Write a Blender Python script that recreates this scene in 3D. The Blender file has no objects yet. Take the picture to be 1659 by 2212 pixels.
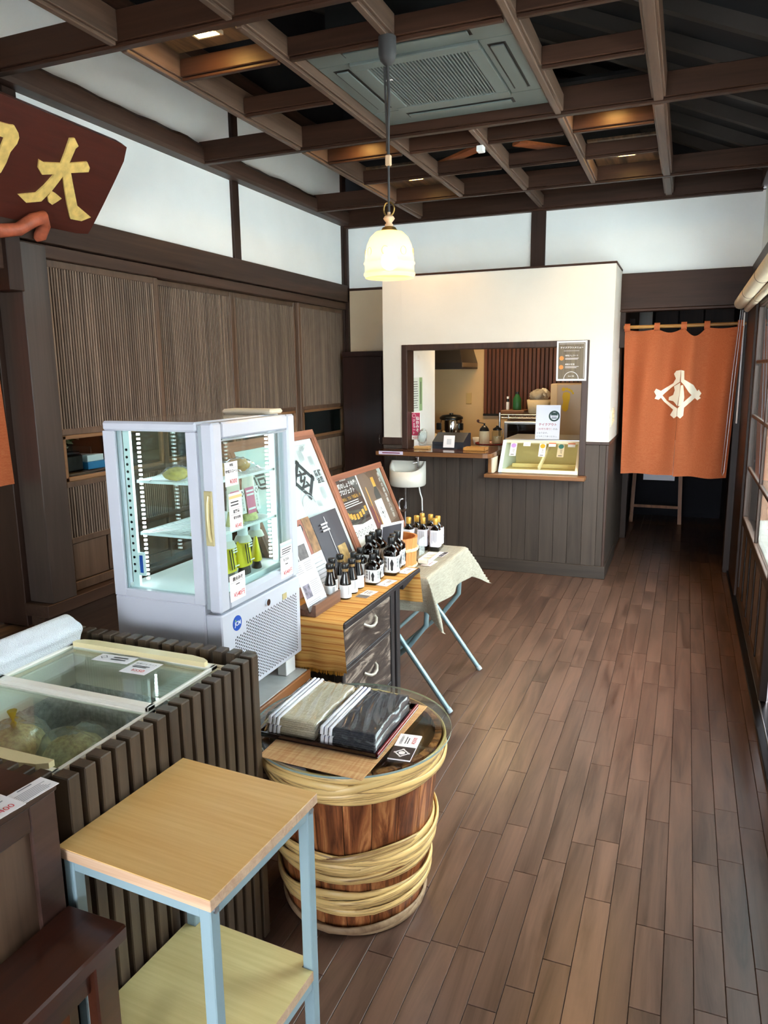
import bpy, bmesh, math, random
from mathutils import Vector, Matrix
from mathutils.geometry import tessellate_polygon
sc = bpy.context.scene
COL = sc.collection
RNG = random.Random(11)
PI = math.pi

# ---------------------------------------------------------------- camera
YAW, PITCH, ROLL, FPX = -0.385805, -0.185810, -0.012211, 1597.1
_cy, _sy, _cp, _sp = math.cos(YAW), math.sin(YAW), math.cos(PITCH), math.sin(PITCH)
_f = Vector((_sy*_cp, _cy*_cp, _sp)); _r = Vector((_cy, -_sy, 0)); _u = _r.cross(_f)
_r2 = _r*math.cos(ROLL) + _u*math.sin(ROLL); _u2 = _u*math.cos(ROLL) - _r*math.sin(ROLL)
_cd = bpy.data.cameras.new('camera'); cam = bpy.data.objects.new('camera', _cd); COL.objects.link(cam)
cam.matrix_world = Matrix(((_r2.x, _u2.x, -_f.x, 0), (_r2.y, _u2.y, -_f.y, 0), (_r2.z, _u2.z, -_f.z, 1.55), (0, 0, 0, 1)))
_cd.sensor_fit = 'HORIZONTAL'; _cd.sensor_width = 36.0; _cd.lens = FPX/1659*36.0
_cd.clip_start = 0.05; _cd.clip_end = 200
sc.camera = cam

# ---------------------------------------------------------------- sky, exposure
w = bpy.data.worlds.new('sky'); sc.world = w; w.use_nodes = True
_nt = w.node_tree; _nt.nodes.clear()
_out = _nt.nodes.new('ShaderNodeOutputWorld'); _bg = _nt.nodes.new('ShaderNodeBackground')
_bg.inputs[0].default_value = (0.86, 0.93, 1.0, 1); _bg.inputs[1].default_value = 9.5
_nt.links.new(_bg.outputs[0], _out.inputs[0])
sc.view_settings.view_transform = 'Standard'; sc.view_settings.look = 'None'
sc.view_settings.gamma = 1.0; sc.view_settings.use_curve_mapping = False
sc.view_settings.exposure = 1.38

try:
    sc.cycles.transparent_max_bounces = 20; sc.cycles.max_bounces = 10; sc.cycles.glossy_bounces = 3
except Exception: pass

# ---------------------------------------------------------------- colours and materials
def rgb(h, a=1.0):
    h = h.lstrip('#'); o = []
    for i in (0, 2, 4):
        c = int(h[i:i+2], 16)/255
        o.append(c/12.92 if c <= .04045 else ((c+.055)/1.055)**2.4)
    return (o[0], o[1], o[2], a)
MATS = {}
def _new(name):
    m = bpy.data.materials.new(name); m.use_nodes = True
    nt = m.node_tree; nt.nodes.clear()
    o = nt.nodes.new('ShaderNodeOutputMaterial'); MATS[name] = m
    return m, nt, o
def _n(nt, t, **kw):
    n = nt.nodes.new(t)
    for k, v in kw.items(): setattr(n, k, v)
    return n
def _coords(nt, scale, rnd=True, kind='Object'):
    tc = _n(nt, 'ShaderNodeTexCoord'); mp = _n(nt, 'ShaderNodeMapping'); mp.inputs['Scale'].default_value = scale
    if rnd:
        oi = _n(nt, 'ShaderNodeObjectInfo'); mul = _n(nt, 'ShaderNodeMath', operation='MULTIPLY'); mul.inputs[1].default_value = 37.0
        cb = _n(nt, 'ShaderNodeCombineXYZ'); add = _n(nt, 'ShaderNodeVectorMath', operation='ADD')
        nt.links.new(oi.outputs['Random'], mul.inputs[0])
        for i in range(3): nt.links.new(mul.outputs[0], cb.inputs[i])
        nt.links.new(tc.outputs[kind], add.inputs[0]); nt.links.new(cb.outputs[0], add.inputs[1]); nt.links.new(add.outputs[0], mp.inputs[0])
    else:
        nt.links.new(tc.outputs[kind], mp.inputs[0])
    return mp.outputs[0]
def _ramp(nt, fac, stops):
    r = _n(nt, 'ShaderNodeValToRGB'); e = r.color_ramp.elements
    e[0].position, e[0].color = stops[0]; e[1].position, e[1].color = stops[-1]
    for p, c in stops[1:-1]:
        x = e.new(p); x.color = c
    nt.links.new(fac, r.inputs[0]); return r.outputs[0]
def _vary(nt, col, amt):
    oi = _n(nt, 'ShaderNodeObjectInfo'); mr = _n(nt, 'ShaderNodeMapRange')
    mr.inputs[3].default_value = 1-amt; mr.inputs[4].default_value = 1+amt
    hs = _n(nt, 'ShaderNodeHueSaturation')
    nt.links.new(oi.outputs['Random'], mr.inputs[0]); nt.links.new(mr.outputs[0], hs.inputs['Value']); nt.links.new(col, hs.inputs['Color'])
    return hs.outputs[0]
def plain(name, col, rough=.5, metal=0., spec=.5, var=0., mottle=0., mscale=14., bump=0., bscale=60., coat=0., emit=0., trans=0.):
    m, nt, o = _new(name); b = _n(nt, 'ShaderNodeBsdfPrincipled'); nt.links.new(b.outputs[0], o.inputs[0])
    c = rgb(col) if isinstance(col, str) else col
    b.inputs['Base Color'].default_value = c; b.inputs['Roughness'].default_value = rough; b.inputs['Metallic'].default_value = metal
    b.inputs['Specular IOR Level'].default_value = spec; b.inputs['Coat Weight'].default_value = coat; b.inputs['Coat Roughness'].default_value = .08
    if emit: b.inputs['Emission Color'].default_value = c; b.inputs['Emission Strength'].default_value = emit
    if trans: b.inputs['Transmission Weight'].default_value = trans
    col_out = None
    if mottle:
        v = _coords(nt, (mscale,)*3); nz = _n(nt, 'ShaderNodeTexNoise'); nz.inputs['Scale'].default_value = 1; nz.inputs['Detail'].default_value = 5
        nt.links.new(v, nz.inputs['Vector'])
        lo = tuple(x*(1-mottle) for x in c[:3])+(1,); hi = tuple(min(1, x*(1+mottle)) for x in c[:3])+(1,)
        col_out = _ramp(nt, nz.outputs['Fac'], [(.3, lo), (.7, hi)])
    if var:
        if col_out is None:
            rg = _n(nt, 'ShaderNodeRGB'); rg.outputs[0].default_value = c; col_out = rg.outputs[0]
        col_out = _vary(nt, col_out, var)
    if col_out is not None: nt.links.new(col_out, b.inputs['Base Color'])
    if bump:
        v = _coords(nt, (bscale,)*3, False); nz = _n(nt, 'ShaderNodeTexNoise'); nz.inputs['Detail'].default_value = 3; nz.inputs['Scale'].default_value = 1
        nt.links.new(v, nz.inputs['Vector'])
        bp = _n(nt, 'ShaderNodeBump'); bp.inputs['Strength'].default_value = bump; bp.inputs['Distance'].default_value = .004
        nt.links.new(nz.outputs['Fac'], bp.inputs['Height']); nt.links.new(bp.outputs[0], b.inputs['Normal'])
    return m
def wood(name, dark, light, axis='Z', scale=9., stretch=.06, rough=.45, spec=.4, var=.12, contrast=(.33, .68), distort=1.2, rings=0., fine=.25, bump=.12, coat=0., mid=None, kind='Object'):
    m, nt, o = _new(name); b = _n(nt, 'ShaderNodeBsdfPrincipled'); nt.links.new(b.outputs[0], o.inputs[0])
    s = [scale]*3; s['XYZ'.index(axis)] = scale*stretch
    v = _coords(nt, tuple(s), True, kind)
    nz = _n(nt, 'ShaderNodeTexNoise'); nz.inputs['Scale'].default_value = 1; nz.inputs['Detail'].default_value = 7; nz.inputs['Roughness'].default_value = .62; nz.inputs['Distortion'].default_value = distort
    nt.links.new(v, nz.inputs['Vector']); fac = nz.outputs['Fac']
    if rings:
        mu = _n(nt, 'ShaderNodeMath', operation='MULTIPLY'); mu.inputs[1].default_value = rings
        fr = _n(nt, 'ShaderNodeMath', operation='PINGPONG'); fr.inputs[1].default_value = 1.0
        nt.links.new(fac, mu.inputs[0]); nt.links.new(mu.outputs[0], fr.inputs[0]); fac = fr.outputs[0]
    s2 = [scale*9]*3; s2['XYZ'.index(axis)] = scale*.35
    v2 = _coords(nt, tuple(s2), True, kind); n2 = _n(nt, 'ShaderNodeTexNoise'); n2.inputs['Scale'].default_value = 1; n2.inputs['Detail'].default_value = 3
    nt.links.new(v2, n2.inputs['Vector'])
    mx = _n(nt, 'ShaderNodeMix'); mx.inputs[0].default_value = fine
    nt.links.new(fac, mx.inputs[2]); nt.links.new(n2.outputs['Fac'], mx.inputs[3])
    st = [(contrast[0], rgb(dark)), (contrast[1], rgb(light))]
    if mid: st.insert(1, (.5*(contrast[0]+contrast[1]), rgb(mid)))
    c = _ramp(nt, mx.outputs[0], st)
    if var: c = _vary(nt, c, var)
    nt.links.new(c, b.inputs['Base Color']); b.inputs['Roughness'].default_value = rough; b.inputs['Specular IOR Level'].default_value = spec
    b.inputs['Coat Weight'].default_value = coat; b.inputs['Coat Roughness'].default_value = .15
    if bump:
        bp = _n(nt, 'ShaderNodeBump'); bp.inputs['Strength'].default_value = bump; bp.inputs['Distance'].default_value = .003
        nt.links.new(mx.outputs[0], bp.inputs['Height']); nt.links.new(bp.outputs[0], b.inputs['Normal'])
    return m
def glass(name, tint='#f4fbf8', refl=1.0, rough=.01, haze=0.):
    m, nt, o = _new(name)
    t = _n(nt, 'ShaderNodeBsdfTransparent'); t.inputs[0].default_value = rgb(tint)
    g = _n(nt, 'ShaderNodeBsdfGlossy'); g.inputs['Roughness'].default_value = rough
    lw = _n(nt, 'ShaderNodeLayerWeight'); lw.inputs[0].default_value = .5
    pw = _n(nt, 'ShaderNodeMath', operation='POWER'); pw.inputs[1].default_value = 5.0
    mu = _n(nt, 'ShaderNodeMath', operation='MULTIPLY_ADD'); mu.inputs[1].default_value = .9*refl; mu.inputs[2].default_value = .035*refl; mu.use_clamp = True
    nt.links.new(lw.outputs['Facing'], pw.inputs[0]); nt.links.new(pw.outputs[0], mu.inputs[0])
    mx = _n(nt, 'ShaderNodeMixShader'); nt.links.new(mu.outputs[0], mx.inputs[0]); nt.links.new(t.outputs[0], mx.inputs[1]); nt.links.new(g.outputs[0], mx.inputs[2])
    last = mx
    if haze:
        d = _n(nt, 'ShaderNodeBsdfDiffuse'); d.inputs[0].default_value = rgb('#e8ecec')
        m2 = _n(nt, 'ShaderNodeMixShader'); m2.inputs[0].default_value = haze
        nt.links.new(mx.outputs[0], m2.inputs[1]); nt.links.new(d.outputs[0], m2.inputs[2]); last = m2
    nt.links.new(last.outputs[0], o.inputs[0]); return m
def emission(name, col, strength):
    m, nt, o = _new(name); e = _n(nt, 'ShaderNodeEmission'); e.inputs[0].default_value = rgb(col); e.inputs[1].default_value = strength
    nt.links.new(e.outputs[0], o.inputs[0]); return m
def weave(name, a, b_, scale=(260, 260, 260), rough=.9, var=0., kind='Object', streak=None, transl=0.):
    """cloth: crossed thread noise between two colours"""
    m, nt, o = _new(name); b = _n(nt, 'ShaderNodeBsdfPrincipled'); b.inputs['Roughness'].default_value = rough; b.inputs['Specular IOR Level'].default_value = .15
    fs = []
    for k in range(2):
        s = list(scale); s[k] *= .06
        v = _coords(nt, tuple(s), False, kind); nz = _n(nt, 'ShaderNodeTexNoise'); nz.inputs['Scale'].default_value = 1; nz.inputs['Detail'].default_value = 2
        nt.links.new(v, nz.inputs['Vector']); fs.append(nz.outputs['Fac'])
    mx = _n(nt, 'ShaderNodeMix'); mx.inputs[0].default_value = .5; nt.links.new(fs[0], mx.inputs[2]); nt.links.new(fs[1], mx.inputs[3])
    c = _ramp(nt, mx.outputs[0], [(.36, rgb(a)), (.64, rgb(b_))])
    nt.links.new(c, b.inputs['Base Color'])
    bp = _n(nt, 'ShaderNodeBump'); bp.inputs['Strength'].default_value = .15; bp.inputs['Distance'].default_value = .001
    nt.links.new(mx.outputs[0], bp.inputs['Height']); nt.links.new(bp.outputs[0], b.inputs['Normal'])
    if transl:
        tr = _n(nt, 'ShaderNodeBsdfTranslucent'); nt.links.new(c, tr.inputs[0]); ms = _n(nt, 'ShaderNodeMixShader'); ms.inputs[0].default_value = transl
        nt.links.new(b.outputs[0], ms.inputs[1]); nt.links.new(tr.outputs[0], ms.inputs[2]); nt.links.new(ms.outputs[0], o.inputs[0])
    else: nt.links.new(b.outputs[0], o.inputs[0])
    return m
def stripes(name, cols, scale, kind='UV', axis=1, rough=.9):
    """bands of several colours along one direction, with thread noise"""
    m, nt, o = _new(name); b = _n(nt, 'ShaderNodeBsdfPrincipled'); nt.links.new(b.outputs[0], o.inputs[0]); b.inputs['Roughness'].default_value = rough; b.inputs['Specular IOR Level'].default_value = .15
    s = [.6, .6, .6]; s[axis] = scale
    v = _coords(nt, tuple(s), False, kind); nz = _n(nt, 'ShaderNodeTexNoise'); nz.inputs['Scale'].default_value = 1; nz.inputs['Detail'].default_value = 4; nz.inputs['Roughness'].default_value = .7
    nt.links.new(v, nz.inputs['Vector'])
    k = len(cols); st = [(.3+.4*i/(k-1), rgb(c)) for i, c in enumerate(cols)]
    nt.links.new(_ramp(nt, nz.outputs['Fac'], st), b.inputs['Base Color']); return m

# ---------------------------------------------------------------- meshes
class MB:
    def __init__(s, local=False): s.v = []; s.f = []; s.sm = []; s.uv = {}; s.local = local
    def add(s, vs, fs, smooth=False):
        n = len(s.v); s.v += [tuple(v) for v in vs]
        for f in fs: s.f.append(tuple(n+i for i in f)); s.sm.append(smooth)
        return s
    def box(s, x0, x1, y0, y1, z0, z1, ch=0.):
        if x0 > x1: x0, x1 = x1, x0
        if y0 > y1: y0, y1 = y1, y0
        if z0 > z1: z0, z1 = z1, z0
        c = min(ch, .45*min(x1-x0, y1-y0, z1-z0))
        if c <= 0:
            return s.add([(x, y, z) for z in (z0, z1) for y in (y0, y1) for x in (x0, x1)], [(0, 2, 3, 1), (4, 5, 7, 6), (0, 1, 5, 4), (2, 6, 7, 3), (0, 4, 6, 2), (1, 3, 7, 5)])
        V = []; ix = {}
        for a, x in ((0, x0), (1, x1)):
            for b, y in ((0, y0), (1, y1)):
                for d, z in ((0, z0), (1, z1)):
                    xi = x+(c if a == 0 else -c); yi = y+(c if b == 0 else -c); zi = z+(c if d == 0 else -c)
                    for k, p in (('x', (x, yi, zi)), ('y', (xi, y, zi)), ('z', (xi, yi, z))): ix[(a, b, d, k)] = len(V); V.append(p)
        F = []
        for a in (0, 1): F.append([ix[(a, b, d, 'x')] for b, d in ((0, 0), (1, 0), (1, 1), (0, 1))])
        for b in (0, 1): F.append([ix[(a, b, d, 'y')] for a, d in ((0, 0), (1, 0), (1, 1), (0, 1))])
        for d in (0, 1): F.append([ix[(a, b, d, 'z')] for a, b in ((0, 0), (1, 0), (1, 1), (0, 1))])
        for b in (0, 1):
            for d in (0, 1): F.append([ix[(0, b, d, 'y')], ix[(1, b, d, 'y')], ix[(1, b, d, 'z')], ix[(0, b, d, 'z')]])
        for a in (0, 1):
            for d in (0, 1): F.append([ix[(a, 0, d, 'x')], ix[(a, 1, d, 'x')], ix[(a, 1, d, 'z')], ix[(a, 0, d, 'z')]])
        for a in (0, 1):
            for b in (0, 1): F.append([ix[(a, b, 0, 'x')], ix[(a, b, 1, 'x')], ix[(a, b, 1, 'y')], ix[(a, b, 0, 'y')]])
        for a in (0, 1):
            for b in (0, 1):
                for d in (0, 1): F.append([ix[(a, b, d, k)] for k in 'xyz'])
        return s.add(V, F)
    def prism(s, pts, off):
        """flat polygon (3d points) given thickness along off"""
        n = len(pts); o = Vector(off); P = [Vector(p) for p in pts]
        s.add([p for p in P]+[p+o for p in P], [tuple(range(n)), tuple(range(2*n-1, n-1, -1))]+[(i, (i+1) % n, n+(i+1) % n, n+i) for i in range(n)]); return s
    def tube(s, path, r, n=10, caps=True, flat=None, closed=False):
        P = [Vector(p) for p in path]; rs = r if isinstance(r, (list, tuple)) else [r]*len(P); V = []; F = []
        m = len(P); up = None
        for i, p in enumerate(P):
            if closed: t = P[(i+1) % m]-P[i-1]
            else: t = P[min(i+1, m-1)]-P[max(i-1, 0)]
            t.normalize()
            if up is None: up = Vector((0, 0, 1)) if abs(t.z) < .95 else Vector((0, 1, 0))
            a = t.cross(up); a.normalize(); b = a.cross(t); up = b
            for k in range(n):
                th = 2*PI*k/n; V.append(p+a*(rs[i]*math.cos(th)*(flat or 1))+b*(rs[i]*math.sin(th)))
        for i in range(m if closed else m-1):
            j = (i+1) % m
            for k in range(n): F.append((i*n+k, i*n+(k+1) % n, j*n+(k+1) % n, j*n+k))
        s.add(V, F, True)
        if caps and not closed: s.add(V[:n], [tuple(range(n))]); s.add(V[-n:], [tuple(range(n))])
        return s
    def lathe(s, c, prof, n=24, sq=None, smooth=True, caps=True, rot=0.):
        """turned body; prof = [(r, z)], sq = per-section squareness exponent (2 = round)"""
        V = []; F = []
        for i, (r, z) in enumerate(prof):
            e = sq[i] if sq else 2
            for k in range(n):
                t = 2*PI*(k+.5)/n
                q = 1/((abs(math.cos(t))**e+abs(math.sin(t))**e)**(1/e)); t2 = t+rot
                V.append((c[0]+r*q*math.cos(t2), c[1]+r*q*math.sin(t2), c[2]+z))
        m = len(prof)
        for i in range(m-1):
            for k in range(n): F.append((i*n+k, i*n+(k+1) % n, (i+1)*n+(k+1) % n, (i+1)*n+k))
        s.add(V, F, smooth)
        if caps: s.add(V[:n], [tuple(range(n))]); s.add(V[-n:], [tuple(range(n))])
        return s
    def grid(s, fn, nu, nv, smooth=True, uvfn=None):
        V = []; F = []; n0 = len(s.v)
        for i in range(nu+1):
            for j in range(nv+1):
                V.append(fn(i/nu, j/nv))
                if uvfn: s.uv[n0+len(V)-1] = uvfn(i/nu, j/nv)
        for i in range(nu):
            for j in range(nv): F.append((i*(nv+1)+j, (i+1)*(nv+1)+j, (i+1)*(nv+1)+j+1, i*(nv+1)+j+1))
        return s.add(V, F, smooth)
    # --- flat print on a plane
    def rect(s, pl, u0, u1, v0, v1, off=.0008):
        return s.add([pl(u0, v0, off), pl(u1, v0, off), pl(u1, v1, off), pl(u0, v1, off)], [(0, 1, 2, 3)])
    def poly(s, pl, pts, off=.0008):
        return s.add([pl(u, v, off) for u, v in pts], [tuple(range(len(pts)))])
    def ring(s, pl, u, v, r0, r1, off=.0008, n=28, a0=0., a1=2*PI, sx=1.):
        V = []
        for k in range(n+1):
            t = a0+(a1-a0)*k/n; V += [pl(u+sx*r0*math.cos(t), v+r0*math.sin(t), off), pl(u+sx*r1*math.cos(t), v+r1*math.sin(t), off)]
        return s.add(V, [(2*k, 2*k+2, 2*k+3, 2*k+1) for k in range(n)])
    def disc(s, pl, u, v, r, off=.0008, n=24, sx=1.):
        return s.add([pl(u+sx*r*math.cos(2*PI*k/n), v+r*math.sin(2*PI*k/n), off) for k in range(n)], [tuple(range(n))])
    def lines(s, pl, u0, u1, v0, v1, rows, fill=.45, off=.0008, ragged=.25, rng=RNG):
        h = (v1-v0)/rows
        for i in range(rows):
            e = u1-(u1-u0)*ragged*rng.random(); s.rect(pl, u0, e, v0+h*i+h*(1-fill)/2, v0+h*i+h*(1+fill)/2, off)
        return s
    def vlines(s, pl, u0, u1, v0, v1, cols, fill=.45, off=.0008, ragged=.25, rng=RNG):
        h = (u1-u0)/cols
        for i in range(cols):
            e = v0+(v1-v0)*ragged*rng.random(); s.rect(pl, u0+h*i+h*(1-fill)/2, u0+h*i+h*(1+fill)/2, e, v1, off)
        return s
    def text(s, pl, body, u, v, size, off=.001, align='C', sx=1., vertical=False, bold=0.):
        """lettering: u, v = centre (or left edge) and middle height"""
        if vertical:
            for i, ch in enumerate(body): s.text(pl, ch, u, v-(i+.5)*size*1.04, size, off, 'C', sx, False, bold)
            return s
        vs, fs, (x0, x1, y0, y1) = glyphs(body, bold)
        if not vs: return s
        cx = (x0+x1)/2 if align == 'C' else x0; cyy = .36
        s.add([pl(u+(x-cx)*size*sx, v+(y-cyy)*size, off) for x, y in vs], fs); return s

_tscene = bpy.data.scenes.new('lettering_tmp'); _tcur = bpy.data.curves.new('lettering_tmp', 'FONT'); _tobj = bpy.data.objects.new('lettering_tmp', _tcur)
_tscene.collection.objects.link(_tobj); _tcur.resolution_u = 3; _gc = {}
def glyphs(body, bold=0.):
    if (body, bold) not in _gc:
        _tcur.body = body; _tcur.offset = bold
        vl = _tscene.view_layers[0]; vl.update(); me = _tobj.evaluated_get(vl.depsgraph).to_mesh()
        vs = [(v.co.x, v.co.y) for v in me.vertices]; fs = [tuple(p.vertices) for p in me.polygons]
        bb = (min(v[0] for v in vs), max(v[0] for v in vs), min(v[1] for v in vs), max(v[1] for v in vs)) if vs else (0, 1, 0, 1)
        _tobj.evaluated_get(vl.depsgraph).to_mesh_clear(); _gc[(body, bold)] = (vs, fs, bb)
    return _gc[(body, bold)]
def PL(o, u, v):
    """print plane: origin, direction of reading, up; the third argument lifts off towards the reader"""
    o, u, v = Vector(o), Vector(u).normalized(), Vector(v).normalized(); n = u.cross(v)
    return lambda a, b, off=0.: tuple(o+u*a+v*b+n*off)

# ---------------------------------------------------------------- objects
XF = {}
def _link(o, parent):
    COL.objects.link(o)
    if parent is not None: o.parent = parent
def mesh_of(name, mb, inv=None):
    me = bpy.data.meshes.new(name)
    vs = mb.v if (inv is None or mb.local) else [tuple(inv @ Vector(v)) for v in mb.v]
    me.from_pydata(vs, [], mb.f)
    me.polygons.foreach_set('use_smooth', mb.sm)
    if mb.uv:
        ul = me.uv_layers.new(name='UVMap')
        for l in me.loops: ul.data[l.index].uv = mb.uv.get(l.vertex_index, (0, 0))
    bm = bmesh.new(); bm.from_mesh(me); bmesh.ops.recalc_face_normals(bm, faces=bm.faces); bm.to_mesh(me); bm.free()
    return me
def tag(o, label=None, cat=None, group=None, kind=None):
    if label: o['label'] = label
    if cat: o['category'] = cat
    if group: o['group'] = group
    if kind: o['kind'] = kind
    return o
def thing(name, label, cat, loc=(0, 0, 0), rot=(0, 0, 0), group=None, kind=None, parent=None):
    o = bpy.data.objects.new(name, None); o.empty_display_size = .05; _link(o, parent)
    o.location = loc; o.rotation_euler = rot
    m = Matrix.Translation(loc) @ Matrix.Rotation(rot[2], 4, 'Z') @ Matrix.Rotation(rot[1], 4, 'Y') @ Matrix.Rotation(rot[0], 4, 'X')
    if parent is not None: o.location = XF[parent.name].inverted() @ Vector(loc)
    XF[o.name] = m; return tag(o, label, cat, group, kind)
def struct(name, loc=(0, 0, 0)): return thing(name, None, None, loc, kind='structure')
def part(name, mb, mat, parent=None, label=None, kind=None, mod=None):
    inv = XF[parent.name].inverted() if parent is not None else None
    me = mesh_of(name, mb, inv); me.materials.append(MATS[mat] if isinstance(mat, str) else mat)
    o = bpy.data.objects.new(name, me); _link(o, parent)
    XF[o.name] = XF[parent.name] if parent is not None else Matrix()
    return tag(o, label, None, None, kind)
def solo(name, mb, mat, label, cat, loc, group=None, kind=None):
    """a thing that is one mesh, its origin at loc"""
    me = mesh_of(name, mb, Matrix.Translation(loc).inverted()); me.materials.append(MATS[mat])
    o = bpy.data.objects.new(name, me); _link(o, None); o.location = loc; XF[o.name] = Matrix.Translation(loc)
    return tag(o, label, cat, group, kind)
def copies(name, mesh, parent, locs, mat=None):
    """alike pieces sharing one mesh (built around its own origin), at world places"""
    inv = XF[parent.name].inverted(); out = []
    for l in locs:
        o = bpy.data.objects.new(name, mesh); COL.objects.link(o); o.parent = parent; o.location = inv @ Vector(l); XF[o.name] = Matrix.Translation(l); out.append(o)
    return out
def shared(name, mb, mat):
    me = mesh_of(name, mb); me.materials.append(MATS[mat]); return me
def copy_tree(o, parent=None, loc=None, label=None, rotz=None):
    c = o.copy(); COL.objects.link(c); c.parent = parent
    if loc is not None: c.location = loc
    if rotz is not None: c.rotation_euler = (0, 0, rotz)
    if label: c['label'] = label
    for ch in o.children: copy_tree(ch, c)
    return c

# ================================================================ materials used by the room
wood('m_plank', '#34221b', '#6a4d40', 'Y', 11, .09, rough=.28, spec=.55, var=.15, rings=3.0, contrast=(.1, .95), fine=.35, bump=0, mid='#594136')
plain('m_joint', '#1c1411', .8)
wood('m_beam', '#25160f', '#452c20', 'X', 7, .07, rough=.45, spec=.22, var=.12)
wood('m_beam_lit', '#42332a', '#70594a', 'Y', 7, .07, rough=.45, spec=.25, var=.1)  # lightened beam wood: window light on the long beams is in the colour
wood('m_beam_y', '#2c1f19', '#4e3a30', 'Y', 7, .07, rough=.45, spec=.25, var=.1)
wood('m_beam_z', '#20140f', '#38261e', 'Z', 7, .07, rough=.45, spec=.25, var=.1)
wood('m_post', '#2e2622', '#4a3f39', 'Z', 6, .05, rough=.3, var=.05)
wood('m_slat', '#4c3d33', '#857262', 'Z', 8, .05, rough=.5, var=.22)
wood('m_slatbar', '#5a4230', '#7a5c44', 'Y', 8, .06, rough=.5)
wood('m_door_frame', '#453428', '#664f3f', 'Z', 8, .06, rough=.42)
wood('m_win_frame', '#6a4a30', '#8a6646', 'Y', 8, .06, rough=.4)
plain('m_plaster', '#eff3f3', .85, mottle=.03, mscale=3, bump=.12, bscale=160)
plain('m_plaster_booth', '#d8d2c8', .85, mottle=.03, mscale=3, bump=.12, bscale=160)
plain('m_plaster_warm', '#d9c4a4', .8, mottle=.04, mscale=3)
plain('m_black', '#08080a', .7)
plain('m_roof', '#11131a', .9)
plain('m_rafter', '#332d2a', .8)
wood('m_wainscot', '#26211f', '#4e433c', 'Z', 9, .05, rough=.5, spec=.25, var=.14, rings=2.2, contrast=(.15, .9))
wood('m_base', '#2c2521', '#4a3f38', 'X', 8, .05, rough=.5)
wood('m_trim_dark', '#2c1d17', '#4a342a', 'Z', 8, .06, rough=.4)
wood('m_counter', '#36201a', '#5f3c2c', 'X', 8, .07, rough=.18, coat=.4)
wood('m_ledge', '#6b4428', '#946540', 'X', 8, .07, rough=.3)
wood('m_panelgrain', '#2a1d14', '#7a5a3c', 'Y', 10, .12, rings=5, rough=.5, contrast=(.1, .9))
plain('m_white', '#eef0f0', .4)
glass('m_pane', '#f2f8f6')
wood('m_fence', '#a07864', '#cfa68e', 'Z', 7, .06, rough=.8, var=.2)
plain('m_ground', '#e2ded6', .9, mottle=.2)
plain('m_metal', '#b9bcc0', .3, metal=1.)
plain('m_steel_dark', '#34363a', .35, metal=1.)
wood('m_attic_brace', '#7a4126', '#b0663c', 'X', 9, .08, rough=.5)

# ================================================================ floor
floor = struct('floor', (-.4, 3.5, 0))
part('subfloor', MB().box(-3.0, .52, -2.6, 8.6, -.08, -.0145), 'm_joint', floor)
PW = .075; X0 = .4055
PLM = {}
for L in (.30, .42, .54, .66, .84):
    PLM[L] = shared('plank', MB().box(-PW/2+.0006, PW/2-.0006, -L/2+.0006, L/2-.0006, -.014, 0, .0012), 'm_plank')
def row_lengths(y0, y1, rng):
    y = y0-rng.random()*.5; out = []
    while y < y1:
        L = rng.choice((.30, .42, .54, .54, .66, .84)); out.append((y, L)); y += L
    return out
fr = random.Random(3); single = []; rest = MB()
for k in range(-2, 47):
    xc = X0-PW*(k+.5)
    for y, L in row_lengths(-2.4, 8.5, fr):
        yc = y+L/2
        vis = -1.2 < xc < .42 and y+L > 1.45-.25*(xc < -.3) and y < 7.4 and not (xc < -.55 and y > 5.6) and not (xc > .42)
        if vis: single.append((L, (xc, yc, 0), abs(yc)))
        elif xc < .5: rest.box(xc-PW/2+.0006, xc+PW/2-.0006, max(y, -2.5)+.0006, min(y+L, 8.55)-.0006, -.014, 0)
single.sort(key=lambda t: t[2])
for L, l, _ in single[:300]: copies('plank', PLM[L], floor, [l])
for L, l, _ in single[300:]: rest.box(l[0]-PW/2+.0006, l[0]+PW/2-.0006, l[1]-L/2+.0006, l[1]+L/2-.0006, -.014, 0)
part('plank_field', rest, 'm_plank', floor, kind='stuff')

# ================================================================ ceiling grid and attic
ceiling = struct('ceiling', (-1.2, 4, 2.8))
def gbeam(name, x0, x1, y0, y1, mat, z0=2.80, z1=2.925):
    b = MB().box(x0, x1, y0, y1, z0+.014, z1, .003)
    if x1-x0 > y1-y0: b.box(x0, x1, y0+.011, y1-.011, z0, z0+.014, .003)
    else: b.box(x0+.011, x1-.011, y0, y1, z0, z0+.014, .003)
    return part(name, b, mat, ceiling)
for y in (1.03, 2.52, 4.01, 5.50): gbeam('cross_beam', -2.80, .40, y, y+.06, 'm_beam')
gbeam('cross_beam', -2.82, .42, 6.10, 6.18, 'm_beam', z0=2.78)
YB = [(1.09, 2.52), (2.58, 4.01), (4.07, 5.50), (5.56, 6.10)]
for i, (a, b) in enumerate(YB):
    for x in ((-2.15, -1.625, -1.16, -.695, -.235) if i < 3 else (-2.15, -1.16, -.235)):
        y1 = 2.90 if (i == 1 and x == -1.16) else b
        gbeam('long_beam', x, x+(.065 if x == -.235 else .05), a, y1, 'm_beam_lit', z1=2.925 if x in (-2.15, -.235) else 2.89)
for y, spans in ((2.90, ((-2.10, -1.625), (-1.575, -.695), (-.645, -.235))), (3.40, ((-2.10, -1.625), (-.645, -.235))),
                 (4.33, ((-2.10, -1.625), (-1.575, -1.16), (-1.11, -.695), (-.645, -.235))), (4.87, ((-2.10, -1.625), (-1.575, -1.16), (-1.11, -.695), (-.645, -.235)))):
    for a, b in spans: gbeam('short_beam', a, b, y, y+.045, 'm_beam', z1=2.885)
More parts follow.
